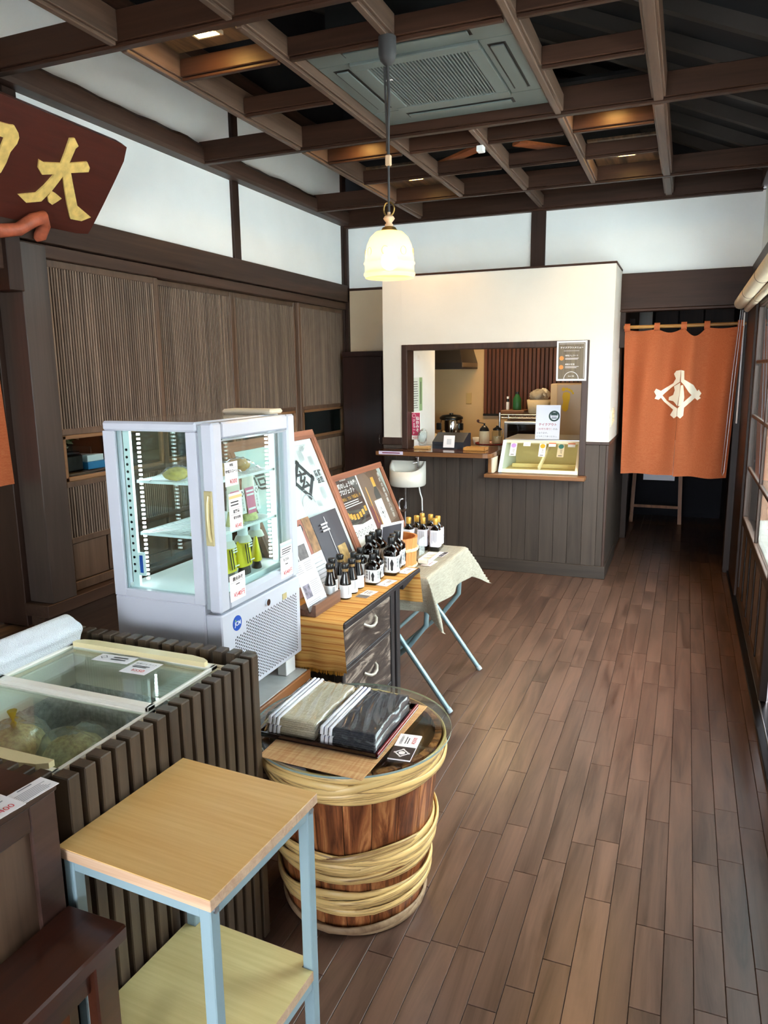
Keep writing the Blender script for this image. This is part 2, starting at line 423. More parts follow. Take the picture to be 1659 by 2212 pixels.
for (x0, x1, y0, y1) in ((-2.1, -1.625, 2.58, 2.90), (-2.1, -1.625, 4.07, 4.33), (-.645, -.235, 4.07, 4.33), (-.645, -.235, 4.915, 5.50), (-2.1, -1.625, 4.915, 5.50)):
    part('infill_panel', MB().box(x0, x1, y0, y1, 2.905, 2.918), 'm_panelgrain', ceiling)
roofz = lambda x: 3.14-.43*x
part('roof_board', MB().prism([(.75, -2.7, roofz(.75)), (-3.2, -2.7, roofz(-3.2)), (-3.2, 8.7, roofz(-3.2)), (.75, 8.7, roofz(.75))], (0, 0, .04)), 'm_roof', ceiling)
for k in range(14):
    y = 1.4+.42*k
    part('rafter', MB().prism([(.7, y, roofz(.7)), (-3.0, y, roofz(-3.0)), (-3.0, y, roofz(-3.0)-.07), (.7, y, roofz(.7)-.07)], (0, .05, 0)), 'm_rafter', ceiling)
part('attic_dark_sheet', MB().box(-3.1, .6, 6.19, 6.22, 2.90, 4.6), 'm_roof', ceiling)  # dark sheet standing in for the unlit attic that runs on beyond
part('attic_deck', MB().box(-2.1, -.235, 4.9, 6.1, 3.25, 3.27), 'm_roof', ceiling)
part('purlin', MB().box(-2.86, -2.72, -2, 6.2, 3.22, 3.42, .01), 'm_beam_y', ceiling)
# braces and pipe lying in the attic above the open bays
for (a, b) in (((-1.61, 5.02, 2.896), (-1.26, 4.74, 2.896)), ((-1.04, 4.75, 2.896), (-.79, 5.01, 2.896)), ((-1.52, 4.22, 2.93), (-1.18, 4.25, 2.93)), ((-.93, 4.53, 2.925), (-.70, 4.535, 2.925))):
    a, b = Vector(a), Vector(b); d = (b-a).normalized(); s_ = Vector((-d.y, d.x, 0))*.04
    part('attic_brace', MB().prism([a-s_, b-s_, b+s_, a+s_], (0, 0, .018)), 'm_attic_brace', ceiling)
pipe = MB(); pipe.tube([(-1.215, 4.53, 2.932), (-1.1, 4.53, 2.932), (-.94, 4.53, 2.932)], .018, 10)
for x in (-1.20, -1.12, -1.03, -.96): pipe.tube([(x-.014, 4.53, 2.932), (x+.014, 4.53, 2.932)], .027, 10)
pipe.tube([(-1.15, 4.53, 2.932), (-1.15, 4.50, 2.915), (-1.18, 4.49, 2.91)], .016, 8)
part('conduit_fitting', pipe, 'm_white', ceiling)
part('ceiling_cable', MB().tube([(-2.4, 5.98, 2.92), (-1.7, 5.96, 2.925), (-1.2, 5.97, 2.93), (-.6, 5.95, 2.925), (-.3, 5.97, 2.93), (.3, 5.98, 2.92)], .008, 6), 'm_white', ceiling)
tag(part('sensor_box', MB().box(-1.175, -1.135, 4.335, 4.385, 2.768, 2.800, .003), 'm_white', ceiling), 'small white sensor box')

# ================================================================ left wall
XL = -2.85
wl = struct('wall_left', (XL, 4, 0))
def P(name, args, mat, parent, ch=.003): return part(name, MB().box(*args, ch), mat, parent)
P('sill_face', (XL-.06, XL+.03, 2.56, 6.16, 0, .40), 'm_beam_y', wl); P('sill_beam', (XL-.10, XL+.055, 2.56, 6.16, .40, .462), 'm_beam_y', wl)
P('sill_face', (XL-.06, XL+.03, -2.4, 2.56, 0, .36), 'm_beam_y', wl)
P('post', (XL-.10, XL+.05, 2.60, 2.755, .462, 2.15), 'm_post', wl)
P('jamb', (XL-.30, XL-.10, 2.57, 2.70, .34, 2.12), 'm_beam_z', wl)
P('lintel', (XL-.02, XL+.045, -2.4, 6.16, 2.165, 2.305), 'm_beam_y', wl); P('lintel', (XL-.04, XL+.025, 2.60, 6.16, 2.10, 2.160), 'm_beam_y', wl)
P('lintel', (XL-.10, XL+.04, -2.4, 2.60, 2.02, 2.165), 'm_beam_y', wl)
P('bracket', (XL-.06, XL+.065, 2.52, 2.60, 1.93, 2.165), 'm_beam_z', wl)
for a, b in ((-2.4, 2.62), (2.70, 4.40), (4.475, 6.13)): P('plaster_panel', (XL-.05, XL, a, b, 2.305, 2.80), 'm_plaster', wl, 0)
for a, b in ((-2.4, 2.40), (2.48, 4.42), (4.50, 6.13)): P('plaster_panel', (XL-.05, XL, a, b, 2.90, 3.30), 'm_plaster', wl, 0)
for y, z0, z1 in ((2.62, 2.305, 2.80), (4.40, 2.305, 2.80), (2.40, 2.92, 3.3), (4.42, 2.92, 3.3), (6.10, .4, 3.3)): P('post', (XL-.05, XL+.02, y, y+.078, z0, z1), 'm_beam_z', wl)
lb = MB(); rr = random.Random(5); N = 60
def logtop(i, j):
    y = -2.4+8.56*i; zt = 2.915+.003*math.sin(9*y)+.003*math.sin(23*y+1)+.006*max(0, math.sin(5.3*y))**12
    pr = [(XL-.02, 2.80), (XL+.075, 2.80), (XL+.085, 2.82), (XL+.085, zt-.02), (XL+.07, zt), (XL-.02, zt)]
    x, z = pr[int(round(j*5))]; return (x, y, z)
lb.grid(logtop, 120, 5, False); part('log_beam', lb, 'm_beam_y', wl)
# --- four lattice sliding doors
slat_up = shared('slat', MB().box(-.006, .007, -.0049, .0049, -.39, .39, .0015), 'm_slat'); slat_lo = shared('slat', MB().box(-.006, .007, -.0049, .0049, -.132, .132, .0015), 'm_slat')
for k, (a, b) in enumerate(((2.765, 3.605), (3.595, 4.415), (4.405, 5.29), (5.28, 6.11))):
    x = XL-.012-(.03 if k in (1, 2) else 0); d = struct('door_%d' % (k+1), (x, (a+b)/2, .46))
    P('stile', (x-.015, x+.015, a, a+.036, .465, 2.10), 'm_door_frame', d); P('stile', (x-.015, x+.015, b-.036, b, .465, 2.10), 'm_door_frame', d)
    for z0, z1 in ((2.065, 2.10), (1.262, 1.295), (1.0, 1.03), (.712, .742), (.465, .512)): P('rail', (x-.014, x+.013, a+.036, b-.036, z0, z1), 'm_door_frame', d)
    n = 44; yy = [a+.044+(b-a-.088)*i/(n-1) for i in range(n)]
    copies('slat', slat_up, d, [(x+.004, y, 1.68) for y in yy]); copies('slat', slat_lo, d, [(x+.004, y, .871) for y in yy])
    for z in (1.83, 1.56): P('lattice_bar', (x-.010, x-.001, a+.036, b-.036, z-.011, z+.011), 'm_slatbar', d, 0)
    P('dark_backing', (x-.026, x-.021, a+.03, b-.03, 1.28, 2.08), 'm_black', d, 0); P('dark_backing', (x-.026, x-.021, a+.03, b-.03, .50, 1.01), 'm_black', d, 0)  # black backing paints the shade in the gaps between the slats
    for z0, z1 in ((1.242, 1.262), (1.03, 1.052)): P('window_rail', (x-.012, x+.012, a+.036, b-.036, z0, z1), 'm_win_frame', d)
    for y0 in (a+.036, b-.058): P('window_stile', (x-.012, x+.012, y0, y0+.022, 1.03, 1.262), 'm_win_frame', d)
    P('pane', (x-.002, x+.002, a+.055, b-.055, 1.05, 1.244), 'm_pane', d, 0)
    for j in range(3):
        y0 = a+.04+(b-a-.08)*j/3; P('kick_panel', (x-.010, x+.004, y0+.006, y0+(b-a-.08)/3-.006, .515, .71), 'm_door_frame', d)
# --- the raised room behind the left wall
rl = struct('wall_inner_room', (-4.2, 3, 0))
P('room_floor', (-4.4, XL-.10, -2.4, 6.1, .26, .33), 'm_panelgrain', rl, 0)
plain('m_paper', '#b9bcc6', .8, mottle=.06, mscale=4); plain('m_paper_green', '#a5a88f', .8, mottle=.06); plain('m_redwood', '#3c130c', .35)
P('back_wall', (-4.45, -4.4, -2.4, 6.2, .3, 2.9), 'm_plaster_warm', rl, 0)
P('end_wall', (-4.4, XL-.1, 3.30, 3.33, 1.35, 2.6), 'm_paper', rl, 0)
P('end_wall', (-4.4, XL-.1, 4.3, 4.34, .33, 2.6), 'm_black', rl, 0); P('dark_room_sheet', (-2.99, -2.97, 3.72, 6.5, .33, 2.5), 'm_black', rl, 0); P('dark_room_sheet', (-2.97, -2.86, 6.12, 6.14, .33, 2.2), 'm_black', rl, 0)  # black sheets set behind the panes to paint the unlit room dark
P('shoji_panel', (-4.4, -3.15, 3.27, 3.30, .80, .98), 'm_paper_green', rl, 0); P('shoji_panel', (-4.4, -3.15, 3.27, 3.30, .62, .79), 'm_paper', rl, 0); P('shoji_panel', (-4.4, -3.15, 3.27, 3.30, .98, 1.12), 'm_paper', rl, 0)
P('shoji_bar', (-4.4, -3.12, 3.262, 3.27, 1.12, 1.16), 'm_black', rl, 0); P('shoji_bar', (-4.4, -3.12, 3.262, 3.27, 1.33, 1.37), 'm_black', rl, 0)
P('dado_board', (-4.4, -3.12, 3.26, 3.30, .33, .62), 'm_redwood', rl, 0); P('room_ceiling', (-4.4, XL-.08, -2.4, 6.2, 2.55, 2.6), 'm_beam_y', rl, 0)

# ================================================================ back wall
KX_L = -2.272; wb = struct('wall_back', (-1.2, 6.16, 0)); YW = 6.16
P('corner_post', (XL, XL+.045, YW-.04, YW+.05, 0, 2.80), 'm_beam_z', wb)
P('plaster_panel', (XL+.04, -1.21, YW, YW+.04, 2.28, 2.79), 'm_plaster', wb, 0); P('plaster_panel', (-1.10, .46, YW, YW+.04, 2.27, 2.79), 'm_plaster', wb, 0)
P('post', (-1.212, -1.098, YW-.02, YW+.05, 2.26, 2.80), 'm_beam_z', wb)
P('rail', (XL+.04, -2.2, YW-.012, YW+.02, 2.262, 2.282), 'm_beam', wb); P('plaster_panel', (XL+.04, -2.2, YW, YW+.04, 1.7, 2.262), 'm_plaster_warm', wb, 0)
P('plaster_panel', (KX_L, -.505, YW, YW+.04, 2.2, 2.30), 'm_plaster', wb, 0)
P('lintel', (-.505, .46, YW-.06, YW+.06, 2.005, 2.268), 'm_beam', wb); P('lintel_lip', (-.505, .46, YW-.075, YW+.02, 1.985, 2.004), 'm_beam', wb)
P('door_post', (-.512, -.465, YW-.03, YW+.10, 1.72, 1.985), 'm_beam_z', wb); P('door_post', (.335, .42, YW-.05, YW+.08, 0, 2.0), 'm_beam_z', wb)
# --- corridor beyond the curtain
wc = struct('wall_corridor', (0, 7.5, 0))
P('side_wall', (-.56, -.505, 6.43, 8.5, 0, 2.3), 'm_wainscot', wc, 0); P('side_post', (-.52, -.455, 7.12, 7.22, 0, 2.0), 'm_beam_z', wc)
P('baseboard', (-.507, -.495, 7.22, 8.4, 0, .10), 'm_base', wc)
P('side_wall', (.40, .46, 6.2, 8.5, 0, 2.3), 'm_beam_z', wc, 0); P('end_wall', (-.6, .5, 8.4, 8.45, 0, 2.4), 'm_roof', wc, 0); P('corridor_ceiling', (-.6, .5, 6.2, 8.45, 2.3, 2.33), 'm_roof', wc, 0)
wood('m_panel_dark', '#1c1411', '#35261f', 'Z', 14, .03, rough=.5)
for x0, x1 in ((-.34, -.12), (-.11, .12), (.13, .40)): P('panel', (x0, x1, 8.36, 8.395, 1.2, 2.2), 'm_panel_dark', wc)
P('pale_panel', (-.50, -.37, 8.37, 8.40, 1.75, 2.3), 'm_plaster', wc, 0)
P('floor_rail', (-.10, .40, 8.30, 8.33, .62, .64), 'm_steel_dark', wc)

# ================================================================ kitchen booth
YK = 5.615; KX0, KX1 = -2.272, -.505
wk = struct('wall_kitchen', (-1.4, YK, 0))
P('plaster_front', (KX0, -2.11, YK, YK+.10, .945, 2.285), 'm_plaster_booth', wk, 0); P('plaster_front', (-2.11, -.667, YK, YK+.10, 1.765, 2.285), 'm_plaster_booth', wk, 0)
P('plaster_front', (-.667, KX1, YK, YK+.10, 1.03, 2.285), 'm_plaster_booth', wk, 0); P('plaster_side', (KX1-.10, KX1, YK+.10, 6.43, 1.03, 2.285), 'm_plaster_booth', wk, 0)
P('plaster_side', (KX0, KX0+.08, YK+.10, 6.16, .945, 2.285), 'm_plaster_warm', wk, 0)
P('top_cap', (KX0-.005, KX1+.006, YK-.006, YK+.03, 2.285, 2.300), 'm_beam', wk); P('top_cap', (KX1-.03, KX1+.006, YK+.03, 6.10, 2.285, 2.300), 'm_beam', wk); P('booth_ceiling', (KX0, KX1-.03, YK+.03, 6.16, 2.272, 2.284), 'm_plaster', wk, 0)
P('lower_wall', (KX0, -1.345, YK+.012, YK+.10, 0, .93), 'm_base', wk, 0); P('lower_wall', (-1.345, -.667, YK+.012, YK+.10, 0, .752), 'm_base', wk, 0); P('lower_wall', (-.667, KX1-.012, YK+.012, YK+.10, 0, 1.03), 'm_base', wk, 0)
P('lower_side', (KX1-.10, KX1-.012, YK+.10, 6.43, 0, 1.03), 'm_base', wk, 0)
x = KX0; pw = .1065
while x < KX1-.03:
    x1 = min(x+pw, KX1-.014); zt = .90 if x1 < -1.33 else (.752 if x1 < -.66 else 1.012)
    P('wall_plank', (x+.001, x1-.001, YK, YK+.0135, .098, zt), 'm_wainscot', wk, .002); x = x1
y = YK+.012
while y < 6.42:
    P('wall_plank', (KX1-.0135, KX1, y+.001, min(y+.107, 6.43)-.001, .098, 1.012), 'm_wainscot', wk, .002); y += .107
P('corner_trim', (KX1-.016, KX1+.004, YK-.004, YK+.016, .0, 1.012), 'm_trim_dark', wk); P('cap_rail', (-.667, KX1+.008, YK-.008, YK+.03, 1.012, 1.034), 'm_trim_dark', wk); P('cap_rail', (KX1-.03, KX1+.008, YK+.03, 6.43, 1.012, 1.034), 'm_trim_dark', wk)
P('cap_block', (KX0-.012, -2.11, YK-.012, YK+.02, .975, 1.035), 'm_trim_dark', wk); P('cap_block_board', (KX0-.004, -2.11, YK-.006, YK+.02, .946, .975), 'm_wainscot', wk)
P('baseboard', (KX0, KX1+.012, YK-.012, YK+.012, 0, .098), 'm_base', wk); P('baseboard', (KX1-.012, KX1+.012, YK+.012, 6.43, 0, .098), 'm_base', wk)
P('opening_frame', (-2.112, -2.065, YK-.01, YK+.15, .945, 1.766), 'm_trim_dark', wk); P('opening_frame', (-2.065, -.712, YK-.01, YK+.15, 1.722, 1.766), 'm_trim_dark', wk); P('opening_frame', (-.712, -.665, YK-.01, YK+.15, .78, 1.766), 'm_trim_dark', wk)
plain('m_beigepanel', '#e2d2b8', .5)
P('counter_end_panel', (-1.362, -1.344, 5.56, 5.70, .782, .905), 'm_beigepanel', wk); P('counter_end_edge', (-1.385, -1.362, 5.545, 5.70, .782, .905), 'm_ledge', wk)
part('trim_ledge', MB().box(-1.405, -.652, 5.50, YK+.10, .752, .780, .004), 'm_ledge', wk)
# --- inside the kitchen
ki = struct('wall_kitchen_inner', (-1.4, 7, 0))
plain('m_tan', '#d6b380', .55, mottle=.05, mscale=3); plain('m_tile', '#d9bd92', .45)
P('partition', (-2.12, -2.07, YK+.15, 6.33, .6, 2.25), 'm_plaster', ki, 0); P('tan_wall', (-3.3, -1.95, 7.60, 7.64, 0, 2.3), 'm_tan', ki, 0); P('tile_wall', (-1.95, -.5, 7.60, 7.64, 0, 1.12), 'm_tile', ki, 0)
P('side_wall', (-3.34, -3.30, 6.2, 7.64, 0, 2.3), 'm_tan', ki, 0); P('side_wall', (-.56, -.52, 6.43, 7.64, 0, 2.3), 'm_tan', ki, 0); P('inner_ceiling', (-2.19, -.61, 5.72, 6.2, 2.25, 2.27), 'm_plaster', ki, 0); P('inner_ceiling', (-3.3, -.56, 6.2, 7.6, 2.25, 2.27), 'm_plaster', ki, 0); P('kitchen_floor', (-2.19, -.61, 5.72, 6.2, .0005, .006), 'm_tile', ki, 0); P('kitchen_floor', (-3.3, -.56, 6.2, 7.6, .0005, .006), 'm_tile', ki, 0)
wood('m_rib', '#4a2818', '#6e4128', 'Z', 9, .05, rough=.4, var=.2)
P('rib_backing', (-1.95, -.52, 7.595, 7.60, 1.12, 2.25), 'm_black', ki, 0)
n = 34
ribm = shared('panel_rib', MB().box(-.0165, .0165, -.008, .006, -.565, .565, .004), 'm_rib'); copies('panel_rib', ribm, ki, [(-1.93+.0415*i, 7.585, 1.685) for i in range(n)])
P('rib_foot', (-1.95, -.52, 7.57, 7.60, 1.10, 1.122), 'm_black', ki)

# ================================================================ right wall: glazed sliding doors
wr = struct('wall_right', (.4, 2, 0)); XR = .40
P('post', (XR-.02, XR+.10, 5.42, 6.14, 0, 2.02), 'm_beam_z', wr); P('header', (XR-.01, XR+.10, -2.4, 6.14, 2.0, 2.28), 'm_beam_y', wr); P('track', (XR-.035, XR+.10, -2.4, 6.1, 0, .022), 'm_steel_dark', wr)
P('track_rail', (XR-.006, XR+.002, -2.4, 6.1, .022, .028), 'm_metal', wr)
for a, b in ((-2.4, 1.2), (5.4, 6.16)): P('plaster_panel', (XR+.04, XR+.10, a, b, 2.28, 2.80), 'm_plaster', wr, 0)
P('wall_plate', (XR-.0, XR+.12, -2.4, 6.16, 2.80, 2.95), 'm_beam_y', wr)
w1 = struct('added_transom', (XR+.06, 3.3, 2.28))  # transom added out of view to light the upper left wall
for k in range(4):
    a = 1.2+1.05*k
    P('window_frame', (XR+.04, XR+.08, a, a+.05, 2.28, 2.80), 'm_beam_z', w1); P('pane', (XR+.058, XR+.062, a+.05, a+1.05, 2.40, 2.62), 'm_pane', w1, 0); P('window_rail', (XR+.04, XR+.08, a+.05, a+1.05, 2.28, 2.40), 'm_beam_y', w1); P('window_rail', (XR+.04, XR+.08, a+.05, a+1.05, 2.62, 2.80), 'm_beam_y', w1)
def glazed(name, a, b, x):
    d = struct(name, (x, (a+b)/2, 0))
    for y0 in (a, b-.07): P('stile', (x-.017, x+.017, y0, y0+.07, .024, 1.995), 'm_beam_z', d)
    for z0, z1 in ((.024, .10), (.53, .588), (1.93, 1.995)): P('rail', (x-.016, x+.016, a+.07, b-.07, z0, z1), 'm_beam_y', d)
    for z in (.91, 1.25, 1.59): P('glazing_bar', (x-.010, x+.010, a+.07, b-.07, z-.011, z+.011), 'm_beam_y', d)
    m_ = (a+b)/2
    P('glazing_bar', (x-.010, x+.010, m_-.012, m_+.012, .588, 1.93), 'm_beam_z', d)
    for y0, y1 in ((a+.07, m_-.012), (m_+.012, b-.07)):
        for z0, z1 in ((.588, .899), (.921, 1.239), (1.261, 1.579), (1.601, 1.93)): P('pane', (x-.002, x+.002, y0, y1, z0, z1), 'm_pane', d, 0)
    k = 5
    for i in range(k):
        y0 = a+.07+(b-a-.14)*i/k; P('kick_board', (x-.006, x+.006, y0+.004, y0+(b-a-.14)/k-.004, .10, .53), 'm_door_frame', d); P('batten', (x-.016, x-.006, y0-.014, y0+.014, .10, .53), 'm_beam_z', d)
glazed('door_5', 3.64, 5.42, XR+.012); glazed('door_6', 1.86, 3.66, XR+.052); P('plaster_panel', (XR+.02, XR+.10, -2.4, 1.87, 0, 2.0), 'm_plaster', wr, 0)
# --- rear shop front behind the viewer: an unseen entrance, its opening sized to tune the light
wrr = struct('wall_rear', (-1.2, -2.4, 0))
P('wall_panel', (-4.4, -1.5, -2.46, -2.40, 0, 4.6), 'm_plaster', wrr, 0); P('wall_panel', (.1, .5, -2.46, -2.40, 0, 4.6), 'm_plaster', wrr, 0); P('wall_panel', (-1.5, .1, -2.46, -2.40, 2.1, 4.6), 'm_plaster', wrr, 0); P('lintel', (-1.5, .1, -2.44, -2.36, 2.0, 2.1), 'm_beam', wrr)
# --- yard outside
yd = struct('ground_yard', (2, 3, 0))
P('yard_paving', (.52, 9, -12, 14, -.12, -.08), 'm_ground', yd, 0); P('yard_paving', (-8, .52, -14, -2.6, -.12, -.08), 'm_ground', yd, 0)
fb = struct('wall_yard_fence', (2.45, 4, 0)); fm = shared('fence_board', MB().box(-.012, .012, -.073, .073, 0, 2.1, .004), 'm_fence')
fm2 = shared('fence_board', MB().box(-.073, .073, -.012, .012, 0, 2.5, .004), 'm_fence'); copies('fence_board', fm2, fb, [(.60+.15*i, 8.9, -.08) for i in range(13)])
copies('fence_board', fm, fb, [(2.45, 2.0+.15*i, -.08) for i in range(62)]); P('fence_rail', (2.465, 2.51, 1.9, 11.4, .3, .36), 'm_fence', fb); P('fence_rail', (2.465, 2.51, 1.9, 11.4, 1.6, 1.66), 'm_fence', fb)

# ================================================================ slatted screen round the ice-cream freezer
wood('m_screen', '#2b2018', '#5a4a3a', 'Z', 9, .05, rough=.42, var=.1, bump=.05)
screen = thing('slatted_screen', 'dark brown slatted wooden screen boxed around the chest freezer', 'screen', (-1.3, 1.25, 0))
sl = shared('slat', MB().box(-.02, .02, -.0145, .0145, 0, .828, .0022), 'm_screen'); sl2 = shared('slat', MB().box(-.0145, .0145, -.02, .02, 0, .828, .0022), 'm_screen')
copies('slat', sl, screen, [(-1.022, .938+.0416*i, .002) for i in range(16)])
copies('slat', sl2, screen, [(-1.031-.0413*i, 1.572, .002) for i in range(15)])
copies('slat', sl2, screen, [(-1.068-.0416*i, .918, .002) for i in range(6)])
for z in (.12, .62): part('rail', MB().box(-1.052, -1.043, .93, 1.57, z, z+.05, .001).box(-1.6, -1.045, 1.5465, 1.5515, z, z+.05, .001), 'm_screen', screen)

plain('m_freezer', '#efe9dd', .35, coat=.2); plain('m_cream', '#ead9a8', .4); plain('m_rimwood', '#e6d3b4', .45)
plain('m_frost', '#c9cbcb', .4, metal=.1, bump=.9, bscale=300, mottle=.3, mscale=70)
glass('m_lid', '#f4faf6', .9)
fz = thing('chest_freezer', 'white chest freezer with two sliding glass lids inside the slatted screen', 'freezer', (-1.32, 1.25, 0))
FX0, FX1, FY0, FY1 = -1.60, -1.056, .945, 1.543
FB = .595; b = MB().box(FX0, FX1, FY0, FY0+.05, 0, .788, .003).box(FX0, FX1, FY1-.05, FY1, 0, .788, .003).box(FX0, FX0+.05, FY0+.05, FY1-.05, 0, .788, .003).box(FX1-.035, FX1, FY0+.05, FY1-.05, 0, .788, .003).box(FX0+.05, FX1-.035, FY0+.05, FY1-.05, 0, FB-.01)
part('body', b, 'm_freezer', fz)
b = MB().box(FX0+.05, FX1-.035, FY0+.05, FY0+.054, .59, .70).box(FX0+.05, FX1-.035, FY1-.054, FY1-.05, .59, .70).box(FX0+.05, FX0+.054, FY0+.05, FY1-.05, .59, .70).box(FX1-.039, FX1-.035, FY0+.05, FY1-.05, .59, .70).box(FX0+.05, FX1-.035, FY0+.05, FY1-.05, FB-.006, FB)
part('liner', b, 'm_frost', fz)
b = MB()
for i, (o, z0, z1) in enumerate(((0, .788, .800), (.012, .800, .806))): b.box(FX0+o, FX1-o, FY1-.035+o, FY1-o, z0, z1, .002).box(FX0+o, FX1-o, FY0+o, FY0+.03-o, z0, z1, .002).box(FX0+o, FX0+.045-o, FY0+.03, FY1-.035, z0, z1, .002).box(FX1-.022+o, FX1-o, FY0+.03, FY1-.035, z0, z1, .002)
part('rim', b, 'm_rimwood', fz)
def lid(y0, y1, z, hy, hs):
    l = part('lid', MB().box(-1.555, -1.080, y0, y0+.026, z, z+.011, .002).box(-1.555, -1.080, y1-.026, y1, z, z+.011, .002).box(-1.555, -1.537, y0, y1, z, z+.011, .002).box(-1.089, -1.080, y0, y1, z, z+.011, .002), 'm_freezer', fz)
    part('glass', MB().box(-1.537, -1.089, y0+.026, y1-.026, z+.003, z+.007), 'm_lid', l)
    prof = [(-1.535, 0), (-1.52, .012), (-1.48, .019), (-1.16, .019), (-1.12, .012), (-1.10, 0)]
    h = MB()
    for k, (x, d) in enumerate(prof): pass
    h.prism([(x, hy, z+.011) for x, d in prof], (0, 0, .006)) if False else h.prism([(x, hy+hs*d, z+.010) for x, d in prof]+[(-1.10, hy-hs*.014, z+.010), (-1.535, hy-hs*.014, z+.010)], (0, 0, .013))
    part('handle', h, 'm_cream', l)
lid(1.235, 1.505, .8065, 1.492, 1); lid(.955, 1.262, .795, .972, -1)
# bags inside
def blob(c, r, seed, amp=.18, n=20, m=12):
    q = random.Random(seed); ph = [q.random()*6 for _ in range(6)]
    def fn(i, j):
        th = 2*PI*i; la = -PI/2+PI*j
        k = 1+amp*(math.sin(3*th+ph[0])*math.cos(2*la+ph[1])+.6*math.sin(7*th+ph[2]+3*la)+.4*math.sin(11*la+ph[3]+5*th))
        return (c[0]+r[0]*k*math.cos(th)*math.cos(la), c[1]+r[1]*k*math.sin(th)*math.cos(la), c[2]+r[2]*k*math.sin(la))
    return fn
plain('m_crumbs', '#e6cd98', .8, mottle=.35, mscale=90, bump=.8, bscale=200); glass('m_bag', '#faf8f2', 1.4, .08, haze=.16); plain('m_yellow_tag', '#d8b922', .5)
for (c, r, s, lab) in (((-1.465, 1.205, FB+.062), (.066, .075, .058), 3, 'clear bag of pale crumbs under the near freezer lid, knotted with yellow tie'), ((-1.305, 1.235, FB+.058), (.078, .070, .054), 5, 'clear bag of pale crumbs in the freezer beside the wall of slats'), ((-1.19, 1.29, FB+.040), (.036, .036, .036), 9, 'small frosty clear bag at the side of the freezer tub')):
    t = thing('frozen_bag', lab, 'bag', (c[0], c[1], FB), group='bags in the chest freezer')
    part('contents', MB().grid(blob(c, r, s, .06), 20, 12), 'm_crumbs', t); part('film', MB().grid(blob((c[0], c[1], c[2]+.012), (r[0]*1.12, r[1]*1.12, r[2]*1.16), s, .10), 24, 14), 'm_bag', t)
    if s == 3: part('tie', MB().lathe((c[0], c[1], c[2]+r[2]), [(.004, 0), (.008, .012), (.003, .02), (.012, .045)], 8), 'm_yellow_tag', t)
# rolled towel
plain('m_towel', '#e6edf5', .95, bump=1., bscale=330)
tw = MB()
def twf(i, j):
    th = 2*PI*j; y = 1.06+.47*i; rr_ = .040+.003*math.sin(5*th)+.0018*math.sin(60*i*PI)*math.sin(14*th); e = min(1, (1-abs(2*i-1))*14)
    rr_ *= math.sqrt(max(.0, 1-(1-e)**2))*.999+.001
    return (-1.585+rr_*1.3*math.cos(th), y, .849+rr_*math.sin(th))
tw.grid(twf, 60, 40); solo('rolled_towel', tw, 'm_towel', 'rolled white waffle towel lying along the back of the freezer', 'towel', (-1.58, 1.3, .808))
# price cards lying on the far lid
plain('m_card', '#f3ecec', .5); plain('m_ink', '#1b1a1d', .6); plain('m_red_ink', '#d0353c', .6); plain('m_grey_ink', '#8e8a90', .7)
def emblem(mb, pl, u, v, r, off=.001, w=.17, sx=1.):
    """diamond crest of crossed bars"""
    c = [(0, r), (r*sx, 0), (0, -r), (-r*sx, 0)]
    for k in range(4):
        a, b_ = Vector(c[k]+(0,)), Vector(c[(k+1) % 4]+(0,)); d = (b_-a).normalized(); n_ = Vector((-d.y, d.x, 0))*r*w*.5; e = d*r*.2
        q = [a-e-n_, b_+e-n_, b_+e+n_, a-e+n_]; mb.poly(pl, [(u+p.x, v+p.y) for p in q], off)
def card(name, label, pl, w_, h, th, mat='m_card', group=None, parts=()):
    """flat card: origin of pl at its lower left corner"""
    t = thing(name, label, 'card', pl(0, 0, 0), group=group)
    part('sheet', MB().prism([pl(0, 0, 0), pl(w_, 0, 0), pl(w_, h, 0), pl(0, h, 0)], Vector(pl(0, 0, th))-Vector(pl(0, 0, 0))), mat, t)
    for nm, fn, m_ in parts:
        b = MB(); fn(b, lambda u, v, off=0.: pl(u, v, off+th)); part(nm, b, m_, t)
    return t
plc = PL((-1.412, 1.415, .8177), (1, .06, 0), (.0, 1, 0))
card('name_card', 'white card with small crest lying on the freezer lid by the handle', plc, .112, .045, .0008, group='cards on the freezer lid', parts=(('lettering', lambda b, p: (emblem(b, p, .022, .024, .009), b.lines(p, .048, .100, .010, .036, 2, .4)), 'm_ink'),))
plc = PL((-1.274, 1.388, .8177), (0, 1, 0), (-1, 0, 0))
plc = PL((-1.288, 1.378, .8177), (1, .02, 0), (0, 1, 0))
card('price_card', 'white price card reading 550 yen on the freezer lid', plc, .078, .075, .0008, group='cards on the freezer lid', parts=(('lettering', lambda b, p: (b.text(p, '味噌ジェラート', .039, .058, .0095), b.lines(p, .012, .066, .034, .048, 2)), 'm_ink'), ('price', lambda b, p: b.text(p, '¥550', .044, .018, .019), 'm_red_ink')))

# ================================================================ dark wooden cabinet with a step seat, nearest the viewer
wood('m_cab', '#3e2d22', '#6b5240', 'Z', 7, .07, rough=.45, var=.04); wood('m_cabtop', '#2a1a14', '#46302a', 'Y', 7, .06, rough=.35); wood('m_seat', '#200f09', '#452216', 'Y', 8, .05, rough=.28, coat=.25, var=.03, rings=2.4, contrast=(.1, .95))
cb = thing('wooden_cabinet', 'dark brown wooden display cabinet with price cards on its top', 'cabinet', (-1.3, .5, 0))
part('carcass', MB().box(-1.70, -.985, -.35, .870, .0, .846, .002), 'm_cab', cb); part('top_board', MB().box(-1.71, -.972, -.36, .8725, .846, .862, .003), 'm_cabtop', cb)
part('corner_stile', MB().box(-.985, -.976, .815, .870, 0, .846, .002), 'm_cabtop', cb); part('top_rail', MB().box(-.985, -.976, -.35, .815, .80, .846, .002), 'm_cabtop', cb)
